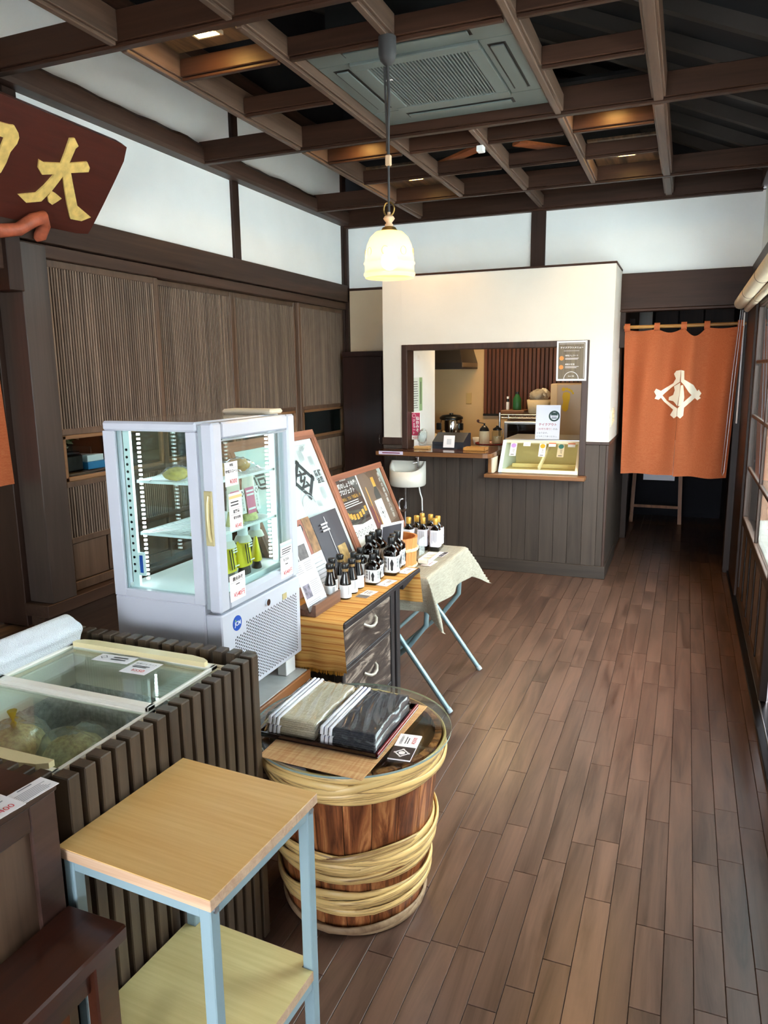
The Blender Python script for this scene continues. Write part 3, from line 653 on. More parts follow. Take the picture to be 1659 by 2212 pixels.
st = thing('step_bench', 'low dark red-brown wooden step bench against the cabinet front', 'bench', (-.92, .5, 0))
part('seat', MB().box(-.974, -.842, -.30, .872, .592, .622, .004), 'm_seat', st)
part('leg', MB().box(-.874, -.850, .80, .850, 0, .592, .003), 'm_seat', st); part('leg', MB().box(-.974, -.95, .80, .850, 0, .592, .003), 'm_seat', st); part('leg', MB().box(-.874, -.850, -.28, -.23, 0, .592, .003), 'm_seat', st)
wood('m_panel_red', '#4a2412', '#7c4526', 'Z', 6, .1, rough=.4)
part('riser_panel', MB().box(-.93, -.915, -.28, .80, .02, .592, .002), 'm_panel_red', st); part('apron', MB().box(-.874, -.862, -.23, .80, .54, .592, .002), 'm_seat', st)
plc = PL((-1.018, .812, .8622), (.16, 1.0, 0), (-1, .16, 0))
plc = PL((-.968, .796, .8622), (.08, 1, 0), (-1, .08, 0))
card('notice_card', 'laminated notice card with small print on the cabinet top corner', plc, .072, .046, .0008, group='cards on the wooden cabinet', parts=(('lettering', lambda b, p: (b.lines(p, .020, .052, .036, .043, 1, .5), b.lines(p, .006, .066, .004, .030, 6, .35)), 'm_grey_ink'),))
plc = PL((-.968, .735, .864), (.08, 1, 0), (-1, .08, 0))
card('price_card', 'white price card reading 400 on the cabinet top', plc, .064, .075, .0008, group='cards on the wooden cabinet', parts=(('price', lambda b, p: b.text(p, '¥400', .034, .016, .018), 'm_red_ink'), ('lettering', lambda b, p: b.lines(p, .008, .055, .036, .066, 3, .3), 'm_grey_ink')))

# ================================================================ small two-tier table
wood('m_beech', '#d3a05c', '#e6bb7a', 'X', 14, .05, rough=.38, var=.02, fine=.5, bump=.02, distort=.4); wood('m_beech_edge', '#b58f72', '#d6b79a', 'X', 30, .04, rough=.5, var=.02)
plain('m_bluesteel', '#8ea5ad', .38, metal=.15)
TB = thing('side_table', 'small two-tier beech-topped table with pale blue steel legs', 'table', (-.823, 1.046, 0))
TX0, TX1, TY0, TY1 = -.994, -.652, .8755, 1.2165
def slab(nm, z0, z1):
    o = part(nm, MB().box(TX0, TX1, TY0, TY1, z0, z1-.001, .001), 'm_beech_edge', TB); part('laminate', MB().box(TX0+.0006, TX1-.0006, TY0+.0006, TY1-.0006, z1-.001, z1+.0004), 'm_beech', o); return o
slab('table_top', .698, .72)
s_ = .024
for x in (TX0+.006, TX1-.006-s_):
    for y in (TY0+.006, TY1-.006-s_):
        l = part('leg', MB().box(x, x+s_, y, y+s_, .0, .698, .002), 'm_bluesteel', TB)
        xs = x+s_ if x > -.8 else x
        part('screw', MB().tube([(xs, y+s_/2, .690), (xs+(.004 if x > -.8 else -.004), y+s_/2, .690)], .006, 10), 'm_metal', l)
for z0, z1 in ((.674, .698), (.285, .309)):
    for y in (TY0+.008, TY1-.028): part('rail', MB().box(TX0+.03, TX1-.03, y, y+.02, z0, z1, .001), 'm_bluesteel', TB)
    for x in (TX0+.008, TX1-.028): part('rail', MB().box(x, x+.02, TY0+.03, TY1-.03, z0, z1, .001), 'm_bluesteel', TB)
o = part('shelf', MB().box(TX0+.0315, TX1-.0315, TY0+.003, TY1-.003, .309, .330).box(TX0+.004, TX0+.0315, TY0+.0315, TY1-.0315, .309, .330).box(TX1-.0315, TX1-.004, TY0+.0315, TY1-.0315, .309, .330), 'm_beech_edge', TB)
wood('m_beech_pale', '#c3b078', '#d9c88f', 'X', 14, .05, rough=.4, var=.02, fine=.5, bump=.02, distort=.4)
part('laminate', MB().box(TX0+.0315, TX1-.0315, TY0+.004, TY1-.004, .330, .3306).box(TX0+.005, TX0+.0315, TY0+.032, TY1-.032, .330, .3306).box(TX1-.0315, TX1-.005, TY0+.032, TY1-.032, .330, .3306), 'm_beech_pale', o)

TB.rotation_euler = (0, 0, -.055)

# ================================================================ old cedar barrel as a display stand
wood('m_stave', '#431f0f', '#c48553', 'Z', 20, .05, rough=.36, var=.2, rings=5, contrast=(.05, 1.0), bump=.25, mid='#8a4f2c')
wood('m_bamboo', '#6b4020', '#dcb878', 'X', 75, .035, rough=.35, var=.1, contrast=(.38, .50), bump=.05, fine=.1, distort=.6, kind='UV'); wood('m_bamboo_old', '#6a4c34', '#b79a78', 'X', 8, .5, rough=.6, var=.08, contrast=(.3, .7))
wood('m_lidwood', '#4a2c1b', '#86562f', 'Y', 11, .05, rough=.4, var=.12, rings=3, contrast=(.05, 1))
BC = (-.857, 1.840); brl = thing('wooden_barrel', 'old cedar barrel bound with split bamboo hoops, used as display stand', 'barrel', (BC[0], BC[1], 0))
rB = lambda z: .203+.062*(z/.53)
NS = 20
for k in range(NS):
    a0, a1 = 2*PI*k/NS+.004, 2*PI*(k+1)/NS-.004; V = []
    m_ = 5
    for z in (.004, .522):
        for r_ in (rB(z)-.02, rB(z)):
            for i in range(m_+1): t = a0+(a1-a0)*i/m_; V.append((BC[0]+r_*math.cos(t), BC[1]+r_*math.sin(t), z))
    q = m_+1; F = []
    for i in range(m_): F += [(i, i+1, 2*q+i+1, 2*q+i), (q+i, 3*q+i, 3*q+i+1, q+i+1), (i, q+i, q+i+1, i+1), (2*q+i, 2*q+i+1, 3*q+i+1, 3*q+i)]
    F += [(0, 2*q, 3*q, q), (m_, q+m_, 3*q+m_, 2*q+m_)]
    part('stave', MB().add(V, F, False), 'm_stave', brl)
def strand(zc, amp, m_, ph, hh, out, mat='m_bamboo'):
    pts = []; n_ = 96
    for k in range(n_):
        t = 2*PI*k/n_; z = zc+amp*math.sin(m_*t+ph); r_ = rB(z)+out+.0035*math.cos(m_*t+ph); pts.append((BC[0]+r_*math.cos(t), BC[1]+r_*math.sin(t), z))
    rs = [hh*(1.14 if (k+int(ph*7)) % 33 == 0 else .97) for k in range(n_)]; mb = MB().tube(pts, rs, 8, flat=.42, closed=True); mb.uv = {i: (.9*abs(i//8-n_/2)/n_*2, (i % 8)/8*.06) for i in range(len(mb.v))}; part('bamboo_strand', mb, mat, brl)
for zc, cnt, amp, mat in ((.483, 4, .017, 'm_bamboo'), (.455, 2, .008, 'm_bamboo'), (.262, 3, .014, 'm_bamboo'), (.228, 3, .012, 'm_bamboo'), (.197, 2, .008, 'm_bamboo'), (.128, 3, .012, 'm_bamboo'), (.100, 3, .010, 'm_bamboo'), (.020, 2, .004, 'm_bamboo_old')):
    for k in range(cnt): strand(zc+(.003 if k % 2 else -.003), amp, 2+(k % 2), 2*PI*k/cnt+zc*30, .0122, .0060+.0040*(k % 3), mat)
strand(.512, .004, 3, 1, .012, .0095)
for k in range(6):
    x0 = BC[0]-.24+.08*k; x1 = x0+.079; pts = []
    R_ = .243
    def yy_(x): return math.sqrt(max(0, R_*R_-(x-BC[0])**2))
    xs = [x0+(x1-x0)*i/6 for i in range(7)]
    pts = [(x, BC[1]-yy_(x), .488) for x in xs]+[(x, BC[1]+yy_(x), .488) for x in reversed(xs)]
    # keep only distinct corners
    pp = [];
    for p in pts:
        if not pp or (Vector(p)-Vector(pp[-1])).length > 1e-5: pp.append(p)
    part('lid_plank', MB().prism(pp, (0, 0, .014)), 'm_lidwood', brl)
GZ = .5275
glass('m_table_glass', '#f4faf8', 1.0); plain('m_glass_edge', '#9fb4b2', .15, trans=.3)
gd = thing('glass_disc', 'round clear glass top resting on the barrel', 'glass top', (BC[0], BC[1], GZ))
part('disc', MB().lathe((BC[0], BC[1], GZ), [(.290, 0), (.292, .002), (.292, .006), (.290, .008)], 72), 'm_table_glass', gd)
part('edge', MB().lathe((BC[0], BC[1], GZ), [(.2922, .001), (.2928, .004), (.2922, .007)], 72, caps=False), 'm_glass_edge', gd)
GT = GZ+.008
weave('m_placemat', '#c08a5c', '#d9b07e', (160, 160, 160))
mp_ = MB().prism([(-1.015, 1.575, GT+.0005), (-.705, 1.563, GT+.0005), (-.685, 2.022, GT+.0005), (-1.020, 2.040, GT+.0005)], (0, 0, .002)); solo('placemat', mp_, 'm_placemat', 'woven orange and gold placemat under the tray on the glass top', 'placemat', (-.85, 1.8, GT))
plain('m_lacquer', '#1a0a0c', .18, coat=.6); plain('m_lacquer_red', '#7a1a22', .25)
tr = thing('lacquer_tray', 'black and red lacquer tray holding folded aprons in film', 'tray', (-.885, 1.84, GT+.0025))
tz = GT+.003; tx0, tx1, ty0, ty1 = -1.078, -.706, 1.672, 2.0
part('base', MB().box(tx0, tx1, ty0, ty1, tz, tz+.004, .001), 'm_lacquer', tr)
for a in ((tx0, tx1, ty0, ty0+.006), (tx0, tx1, ty1-.006, ty1), (tx0, tx0+.006, ty0, ty1), (tx1-.006, tx1, ty0, ty1)): part('rim', MB().box(*a, tz+.004, tz+.014, .001), 'm_lacquer_red' if a[0] > -.8 else 'm_lacquer', tr)
weave('m_cloth_beige', '#a89d84', '#c8bda2', (300, 300, 300)); weave('m_cloth_navy', '#17181f', '#2c2c36', (300, 300, 300)); plain('m_band', '#e9e9ee', .8); plain('m_band_blue', '#2b3a7a', .8)
glass('m_film', '#ffffff', 1.6, .12, haze=.04)
def pack(nm, x0, x1, y0, y1, z, mat, lab):
    t = thing(nm, lab, 'apron', ((x0+x1)/2, (y0+y1)/2, z), group='folded aprons on the lacquer tray')
    for k in range(4): part('fold', MB().box(x0+.002*k, x1-.002*(k % 2), y0+.001*k, y1, z+.0055*k, z+.0055*k+.0052, .0022), mat, t)
    top = z+.0055*3+.0052
    part('flap', MB().prism([(x0+.05, y0+.005, top), (x1-.004, y0+.005, top), (x0+.075, y1-.06, top)], (0, 0, .0015)), mat, t)
    b = MB(); c_ = MB()
    for k in range(3): b.tube([(x0+.014+.013*k, y0-.002, z+.004), (x0+.014+.013*k, y0+.001, top), (x0+.014+.013*k, y0+.1, top+.002), (x0+.014+.013*k, y1, top+.002)], .0055, 6)
    part('apron_strings', b, 'm_band', t)
    for k in range(2): c_.tube([(x0+.0205+.013*k, y0+.001, top-.001), (x0+.0205+.013*k, y1, top+.0035)], .002, 5)
    part('string_edging', c_, 'm_band_blue', t)
    def film(i, j):
        u, v = i, j; e = min(u, 1-u, v, 1-v); return (x0-.006+(x1-x0+.012)*u, y0-.006+(y1-y0+.012)*v, top+.006*min(1, e*14)+.0022*math.sin(31*u+13*v)+.002*math.sin(23*v-17*u*v*3)-(.02 if e < .001 else 0))
    part('film', MB().grid(film, 26, 26), 'm_film', t)
    return t
ZZ = tz+.0042
for k, (nm2, z) in enumerate((('lower', ZZ), ('upper', ZZ+.0265))):
    pack('folded_apron', -1.060, -.905, 1.695, 1.975, z, 'm_cloth_beige', 'folded beige apron in clear film, %s one of its stack on the tray' % nm2)
    pack('folded_apron', -.893, -.722, 1.690, 1.965, z, 'm_cloth_navy', 'folded navy apron in clear film, %s one of its stack on the tray' % nm2)
plain('m_wire', '#c9cdd2', .3, metal=.9)
plc = PL((-.622, 1.692, GT+.001), (-.10, 1, 0), (-1, -.1, 0))
plain('m_cardblack', '#26242a', .4)
card('price_card', 'half black price card with white crest reading 2500 yen on the glass', plc, .140, .062, .004, parts=(('dark_half', lambda b, p: b.rect(p, 0, .068, 0, .062, .0002), 'm_cardblack'), ('crest', lambda b, p: (emblem(b, p, .034, .031, .019, .0006, .22), b.disc(p, .034, .031, .009, .0006)), 'm_card'), ('price', lambda b, p: b.text(p, '¥2500', .106, .014, .015, .0005), 'm_red_ink'), ('lettering', lambda b, p: (b.text(p, '太田屋前掛け', .106, .049, .0085, .0005), b.lines(p, .085, .125, .026, .040, 2, .35, .0005)), 'm_ink')))

# ================================================================ bench under the showcase
wood('m_bench_edge', '#7a4a28', '#a56c40', 'Y', 8, .06, rough=.4); plain('m_laminate', '#b9bab8', .3, mottle=.12, mscale=18)
fbn = thing('low_table', 'low grey-topped table with brown wooden edge carrying the glass showcase', 'table', (-1.42, 2.0, 0))
part('top', MB().box(-1.66, -1.198, 1.62, 2.207, .485, .513, .003), 'm_laminate', fbn); part('edge_band', MB().box(-1.198, -1.186, 1.62, 2.207, .478, .514, .003), 'm_bench_edge', fbn)
for x in (-1.64, -1.25):
    for y in (1.64, 2.16): part('leg', MB().box(x, x+.04, y, y+.04, 0, .485, .002), 'm_beam_z', fbn)

# ================================================================ refrigerated glass showcase
plain('m_enamel', '#c6c9d4', .28, coat=.3); plain('m_enamel_in', '#eef4f6', .35); glass('m_case', '#eef7f5', .8); plain('m_gasket', '#9aa3a8', .5); plain('m_handle_gold', '#c9bd8e', .35, metal=.3); plain('m_chrome', '#d9dde2', .12, metal=1.); plain('m_blue_logo', '#1f4fb0', .4); plain('m_green_logo', '#7ac143', .4)
emission('m_led', '#f2fbff', 9.0)
fr_ = thing('glass_showcase', 'white countertop refrigerated showcase with glass sides and hinged glass door', 'refrigerator', (-1.41, 1.97, .513))
RX0, RX1, RY0, RY1, RZ0, RZ1 = -1.605, -1.272, 1.73, 2.205, .578, 1.42
b = MB().box(RX0, RX1-.004, RY0, RY1, RZ0, .885, .004); part('machine_base', b, 'm_enamel', fr_)
b = MB().box(RX0, RX1, RY0, RY1, 1.392, RZ1, .006); part('top_panel', b, 'm_enamel', fr_); plain('m_top_reflection', '#8f8780', .1, coat=.5); part('top_reflection', MB().box(RX0+.012, RX1-.006, RY0+.012, RY1-.012, RZ1, RZ1+.0012), 'm_top_reflection', fr_)  # glossy grey top, the brown reflection of slats put into its colour
# near side frame (faces the viewer) and far side frame, rear posts
for y0, y1 in ((RY0, RY0+.022), (RY1-.022, RY1)):
    part('side_frame', MB().box(RX0, -1.560, y0, y1, .885, 1.392, .002).box(-1.308, RX1, y0, y1, .885, 1.392, .002).box(-1.561, -1.307, y0, y1, .885, .910, .002), 'm_enamel', fr_)
for y0, y1 in ((RY0+.022, RY0+.06), (RY1-.06, RY1-.022)): part('rear_post', MB().box(RX0, RX0+.022, y0, y1, .885, 1.392, .002), 'm_enamel', fr_)
part('side_pane', MB().box(-1.560, -1.308, RY0+.008, RY0+.012, .910, 1.392), 'm_case', fr_); part('side_pane', MB().box(-1.560, -1.308, RY1-.012, RY1-.008, .910, 1.392), 'm_case', fr_); part('rear_pane', MB().box(RX0+.006, RX0+.010, RY0+.06, RY1-.06, .885, 1.392), 'm_case', fr_)
part('inner_floor', MB().box(RX0+.02, RX1, RY0+.024, RY1-.024, .885, .912, .002), 'm_enamel_in', fr_)
pst = shared('shelf_post', MB().box(-.012, .012, -.006, .006, -.24, .24, .001), 'm_enamel_in')
copies('shelf_post', pst, fr_, [(-1.541, RY0+.032, 1.152), (-1.541, RY1-.032, 1.152), (-1.287, RY0+.032, 1.152), (-1.287, RY1-.032, 1.152)])
hl = MB(); leds = MB()
for y in (RY0+.025, RY1-.039):
    for k in range(18): hl.tube([(-1.541, y, .96+.022*k), (-1.541, y-.0012, .96+.022*k)], .0042, 8)
part('peg_hole', hl, 'm_steel_dark', fr_, kind='stuff')
for (x, y) in ((-1.515, RY0+.05), (-1.515, RY1-.05), (-1.30, RY1-.05), (-1.30, RY0+.05)):
    for k in range(34): leds.box(x-.004, x+.004, y-.003, y+.003, .93+.0135*k, .936+.0135*k)
part('led_strip', leds, 'm_led', fr_, kind='stuff')
for (z) in (1.236, 1.075):
    s = MB().box(-1.535, -1.275, RY0+.045, RY0+.052, z-.004, z+.004).box(-1.535, -1.275, RY1-.052, RY1-.045, z-.004, z+.004).box(-1.535, -1.528, RY0+.045, RY1-.045, z-.004, z+.004).box(-1.282, -1.275, RY0+.045, RY1-.045, z-.004, z+.004)
    for k in range(20): s.box(-1.530, -1.280, RY0+.06+.0185*k, RY0+.064+.0185*k, z+.001, z+.004)
    s.box(-1.44, -1.42, RY0+.05, RY1-.05, z-.002, z+.001)
    part('wire_shelf', s, 'm_enamel_in', fr_)
th_ = part('thermometer', MB().box(-1.535, -1.505, RY0+.030, RY0+.036, .945, 1.02, .003), 'm_white', fr_); part('scale_strip', MB().box(-1.526, -1.514, RY0+.0290, RY0+.0302, .955, 1.01), 'm_blue_logo', th_)
# door
DX0, DX1 = -1.262, -1.220
d = part('door', MB().box(DX0, DX1, RY0+.006, 1.784, .862, 1.418, .006).box(DX0, DX1, 2.163, RY1+.006, .862, 1.418, .006).box(DX0, DX1, 1.784, 2.163, 1.370, 1.418, .006).box(DX0, DX1, 1.784, 2.163, .862, .900, .006), 'm_enamel', fr_)
part('glass', MB().box(-1.243, -1.238, 1.780, 2.167, .896, 1.374), 'm_case', d); part('gasket', MB().box(RX1-.002, DX0, RY0+.012, RY0+.03, .87, 1.41), 'm_gasket', d); part('gasket', MB().box(RX1-.002, DX0, RY1-.03, RY1-.006, .87, 1.41), 'm_gasket', d)
part('bevel', MB().prism([(DX1, 1.784, 1.370), (DX1-.012, 1.792, 1.362), (DX1-.012, 2.155, 1.362), (DX1, 2.163, 1.370)], (.0005, 0, 0)), 'm_enamel', d); part('bevel', MB().prism([(DX1, 1.784, .900), (DX1-.012, 1.792, .908), (DX1-.012, 2.155, .908), (DX1, 2.163, .900)], (.0005, 0, 0)), 'm_enamel', d)
hd = part('handle', MB().box(DX0+.004, DX1-.010, RY0+.002, RY0+.008, 1.066, 1.226, .002), 'm_handle_gold', d); part('grip', MB().tube([(-1.240, RY0+.001, 1.080), (-1.242, RY0-.003, 1.10), (-1.243, RY0-.004, 1.15), (-1.242, RY0-.003, 1.19), (-1.240, RY0+.001, 1.213)], .006, 8), 'm_handle_gold', hd)
# louvre front with round holes
g = part('front_grille', MB().box(RX1-.004, DX1, RY0+.004, RY1+.004, .578, .856, .004), 'm_enamel', fr_)
hole = MB(); y = 1.800; c_ = 0
while y < 2.185:
    z = .596+(.0052 if c_ % 2 else 0)
    while z < .80-(.0 if y > 1.86 else .03):
        hole.add([(DX1+.0004, y+.0030*math.cos(PI/3*k), z+.0036*math.sin(PI/3*k)) for k in range(6)], [tuple(range(6))]); z += .0104
    y += .0092; c_ += 1
part('grille_hole', hole, 'm_black', g, kind='stuff')
lg = part('badge', MB().tube([(DX1, 1.812, .812), (DX1+.0015, 1.812, .812)], .0235, 32), 'm_blue_logo', fr_, 'round blue badge')
pf = PL((DX1+.0016, 0, 0), (0, 1, 0), (0, 0, 1)); tb = MB(); tb.text(pf, 'JCM', 1.812, .812, .019, .0004, bold=.02); part('badge_lettering', tb, 'm_white', lg)
tb = MB(); tb.disc(pf, 1.8015, .822, .003, .0005); part('badge_dot', tb, 'm_green_logo', lg)
part('lock', MB().tube([(DX1, 1.985, .826), (DX1+.008, 1.985, .826)], .011, 20), 'm_chrome', fr_); part('switch', MB().box(DX1, DX1+.003, 2.085, 2.112, .803, .824, .001), 'm_handle_gold', fr_)
for x in (-1.27, -1.575):
    for yy0 in (1.76, 2.12): part('foot', MB().box(x, x+.035, yy0, yy0+.065, .514, .578, .002), 'm_white', fr_)
tag(solo('remote_case', MB().box(-1.44, -1.25, 2.11, 2.19, 1.422, 1.438, .006), 'm_beigepanel', 'pale plastic case lying on top of the glass showcase', 'case', (-1.34, 2.15, 1.42)))
# cards on the door glass (outside)
DG = -1.2195; pd = lambda y, z: PL((DG, y, z), (0, 1, 0), (0, 0, 1))
plain('m_card_blue', '#bfe0ea', .5); plain('m_card_orange', '#f0c98a', .5)
card('price_card', 'white card reading 300 yen, topmost on the showcase door glass', pd(1.787, 1.231), .066, .070, .0008, group='price cards on the showcase door', parts=(('lettering', lambda b, p: (b.text(p, '特製', .033, .061, .0095, bold=.02), b.text(p, '味噌スコーン', .033, .043, .0105, bold=.02), b.rect(p, .003, .063, .0525, .053)), 'm_ink'), ('price', lambda b, p: b.text(p, '¥300', .040, .013, .018), 'm_red_ink')))
card('notice_card', 'small card with orange band above the 540 yen card on the glass door', pd(1.799, 1.164), .068, .044, .0008, group='price cards on the showcase door', parts=(('band', lambda b, p: b.rect(p, 0, .068, .028, .037), 'm_card_orange'), ('lettering', lambda b, p: b.lines(p, .008, .062, .004, .022, 2, .4), 'm_ink')))
card('price_card', 'white card reading 540 yen under the orange-banded card on glass', pd(1.800, 1.096), .068, .067, .0008, group='price cards on the showcase door', parts=(('lettering', lambda b, p: (b.text(p, '塩麹漬', .034, .057, .011, bold=.02), b.text(p, '鶏の甘煮', .038, .038, .009, bold=.02), b.rect(p, .003, .065, .0475, .048)), 'm_ink'), ('price', lambda b, p: b.text(p, '¥540', .042, .013, .017), 'm_red_ink')))
card('price_card', 'white card reading 540 yen at the door glass bottom on the handle side', pd(1.783, .884), .082, .080, .0008, group='price cards on the showcase door', parts=(('lettering', lambda b, p: (b.text(p, '鉄火みそ', .042, .067, .0135, bold=.02), b.lines(p, .03, .055, .046, .052, 1), b.rect(p, .004, .078, .0565, .057)), 'm_ink'), ('price', lambda b, p: b.text(p, '¥540円', .046, .018, .0195), 'm_red_ink')))
card('notice_card', 'small card with pale blue band at the far edge of the glass door', pd(2.083, .952), .078, .046, .0008, group='price cards on the showcase door', parts=(('band', lambda b, p: b.rect(p, 0, .078, .030, .039), 'm_card_blue'), ('lettering', lambda b, p: b.lines(p, .008, .070, .004, .026, 3, .4), 'm_ink')))
card('price_card', 'white card reading 540 yen under the blue-banded card on glass', pd(2.081, .876), .082, .074, .0008, group='price cards on the showcase door', parts=(('lettering', lambda b, p: (b.text(p, 'もろみ', .036, .062, .0125, bold=.02), b.lines(p, .03, .05, .042, .049, 1), b.rect(p, .004, .078, .0525, .053)), 'm_ink'), ('price', lambda b, p: b.text(p, '¥540円', .046, .017, .0195), 'm_red_ink')))
# goods on the shelves
plain('m_scone', '#c99a55', .8, mottle=.3, mscale=60, bump=.6, bscale=120); plain('m_scone_green', '#b9a64e', .8, mottle=.3, mscale=60)
for (x, y, lab, m_) in ((-1.335, 2.035, 'golden scone in clear film on the top showcase shelf by the far wall', 'm_scone'), (-1.325, 1.915, 'golden scone in clear film on the top showcase shelf behind its price card', 'm_scone'), (-1.395, 1.795, 'greenish scone in clear film on the top shelf nearest the side pane', 'm_scone_green')):
    t = thing('wrapped_scone', lab, 'scone', (x, y, 1.241), group='scones on the top shelf'); part('scone', MB().grid(blob((x, y, 1.262), (.036, .042, .020), hash(lab) % 97 if False else len(lab), .07), 18, 10), m_, t)
    def flm(i, j, x=x, y=y): return (x-.055+.11*i, y-.062+.124*j, 1.243+.045*max(0, math.sin(PI*i))**.6*max(0, math.sin(PI*j))**.6+.003*math.sin(40*i*j+9*j))
    part('film', MB().grid(flm, 18, 18), 'm_film', t)
plain('m_pink', '#d97b98', .5); plain('m_pouch_clear', '#d6d3c4', .4); plain('m_pickle', '#b7b474', .6, mottle=.25, mscale=70); plain('m_yellow', '#e5d21c', .5); plain('m_paste', '#3a2a20', .5); plain('m_cap_white', '#dfe6e8', .4)
def lens(x, y, z, w_, dpt, h, top=.5, bot=1.0, n_=10, waist=None):
    """flat standing pouch facing +X: w_ along Y"""
    def fn(i, j):
        th = 2*PI*i; f_ = bot+(top-bot)*j; e = 1 if .02 < j < .98 else .96
        return (x+dpt*f_*e*.5*math.cos(th)*(1-.75*j), y+w_*.5*e*(1 if bot >= top else 1)*math.sin(th)*(1-.12*j), z+h*j)
    return fn
for (x, y, lab) in ((-1.315, 2.055, 'pouch of pickles with pink wave label on the middle shelf, farther one'), (-1.312, 1.965, 'pouch of pickles with pink wave label on the middle shelf, nearer one'), (-1.335, 1.815, 'pouch of pickles with pink wave label seen through the side pane')):
    t = thing('pickle_pouch', lab, 'pouch', (x, y, 1.080), group='pickle pouches on the middle shelf')
    part('pouch', MB().grid(lens(x, y, 1.080, .085, .05, .05), 24, 8), 'm_pickle', t); part('neck', MB().grid(lens(x, y, 1.128, .080, .026, .095, .4), 24, 6), 'm_pouch_clear', t)
    pl_ = PL((x+.0195, y-.034, 1.105), (0, 1, 0), (-.12, 0, 1))
    part('label', MB().rect(pl_, 0, .05, 0, .085, .0), 'm_pink', t)
    b = MB(); b.rect(pl_, .050, .076, .006, .084, .0012); part('side_tag', b, 'm_white', t)
    b = MB(); emblem(b, pl_, .063, .070, .008, .002, .25); b.text(pl_, 'たまり漬', .060, .056, .010, .002, vertical=True); part('lettering', b, 'm_ink', t)
    b = MB(); [b.rect(pl_, .004, .046, z_, z_+.006, .001) for z_ in (.012, .058, .07)]; part('label_wave', b, 'm_white', t)
for (x, y, rz, lab) in ((-1.305, 1.905, 0, 'yellow-labelled miso tube on the showcase floor nearest the door edge'), (-1.305, 1.995, 0, 'yellow-labelled miso tube standing in the middle of the showcase floor'), (-1.312, 2.082, .6, 'yellow-labelled miso tube turned aside at the far end of the showcase floor')):
    t = thing('miso_tube', lab, 'tube', (x, y, .912), (0, 0, rz), group='miso tubes on the showcase floor')
    L = lambda: MB(True)
    part('tube', L().grid(lens(0, 0, .0, .062, .04, .05, .9, .9), 20, 6), 'm_paste', t)
    part('sleeve', L().grid(lens(0, 0, .028, .086, .044, .085, .75, .9), 24, 6), 'm_yellow', t)
    part('shoulder', L().lathe((0, 0, .108), [(.030, 0), (.022, .018), (.014, .022)], 16), 'm_pouch_clear', t); part('cap', L().lathe((0, 0, .128), [(.017, 0), (.017, .024), (.015, .026)], 18), 'm_cap_white', t)
    q_ = PL((.024, -.03, .03), (0, 1, 0), (-.12, 0, 1)); b = MB(True)
    for u in (.016, .028): b.rect(q_, u, u+.006, .008, .072, .0002)
    part('lettering', b, 'm_ink', t); b = MB(True)
    for z_ in (.014, .058, .066): b.rect(q_, .036, .060, z_, z_+.004, .0002)
    part('sleeve_wave', b, 'm_white', t)

# ================================================================ old drawer chest
wood('m_drawer', '#2a2220', '#a39386', 'Y', 13, .22, rough=.45, var=.08, rings=7, contrast=(.05, 1.05), bump=.25, mid='#4c403a'); wood('m_chest', '#191719', '#3a3536', 'Z', 8, .06, rough=.4)
plain('m_pull', '#b7b1a4', .45, metal=.4)
CX = -1.075
ch = thing('drawer_chest', 'old black-stained wooden chest with two grained drawers and arched pulls', 'chest', (-1.28, 2.6, 0))
part('top', MB().box(-1.50, -1.050, 2.214, 3.006, .678, .697, .003), 'm_chest', ch)
part('carcass', MB().box(-1.48, CX-.012, 2.24, 2.75, .04, .678, .002), 'm_chest', ch)
for y0, y1 in ((2.226, 2.252), (2.70, 2.735), (2.76, 2.80)): part('post', MB().box(CX-.03, CX+.006, y0, y1, 0, .678, .003), 'm_chest', ch)
part('post', MB().box(-1.48, -1.44, 2.76, 2.80, 0, .678, .003), 'm_chest', ch)
part('brace', MB().prism([(CX-.01, 2.80, .655), (CX-.01, 2.96, .678), (CX-.01, 2.80, .678)], (.03, 0, 0)), 'm_chest', ch)
for z0, z1 in ((.517, .655), (.285, .500), (.07, .268)):
    dr = part('drawer', MB().box(CX-.012, CX+.001, 2.256, 2.698, z0, z1, .003), 'm_drawer', ch)
    zc = z1-.035 if z1 > .6 else z1-.075; p_ = [(CX+.002, 2.425, zc+.004), (CX+.012, 2.430, zc-.002), (CX+.020, 2.45, zc-.012), (CX+.022, 2.478, zc-.016), (CX+.020, 2.505, zc-.012), (CX+.012, 2.525, zc-.002), (CX+.002, 2.53, zc+.004)]
    part('pull', MB().tube(p_, .006, 8), 'm_pull', dr)
for z in (.655, .500, .268): part('drawer_rail', MB().box(CX-.02, CX+.003, 2.252, 2.70, z, z+.017, .002), 'm_chest', ch)
# runner
stripes('m_runner', ('#9c5a26', '#d49a50', '#c98d48', '#d8a862', '#b57234', '#9c5326', '#d6a060'), 62, 'UV', 1)
RW0, RW1 = -1.056, -1.47
pth = [(2.2125, .520), (2.2120, .60), (2.2110, .690), (2.214, .6985), (2.225, .6995), (2.6, .6995), (2.99, .6995), (3.004, .6985), (3.0105, .690), (3.011, .64), (3.013, .59), (3.015, .535)]
cum = [0]
for a, b in zip(pth, pth[1:]): cum.append(cum[-1]+math.hypot(b[0]-a[0], b[1]-a[1]))
def run(i, j):
    s_ = i*cum[-1]; k = 0
    while k < len(cum)-2 and cum[k+1] < s_: k += 1
    t = (s_-cum[k])/max(1e-6, cum[k+1]-cum[k]); y = pth[k][0]+(pth[k+1][0]-pth[k][0])*t; z = pth[k][1]+(pth[k+1][1]-pth[k][1])*t
    hang = max(0, .69-z); wv = hang*.05*math.sin(14*j+2)
    x = RW0+(RW1-RW0)*j+(hang*.08*(1 if j < .5 else -1) if j < .05 or j > .95 else 0)
    return (x, y-(abs(wv)+.002 if y < 2.3 else 0)+(abs(wv) if y > 3 else 0), z)
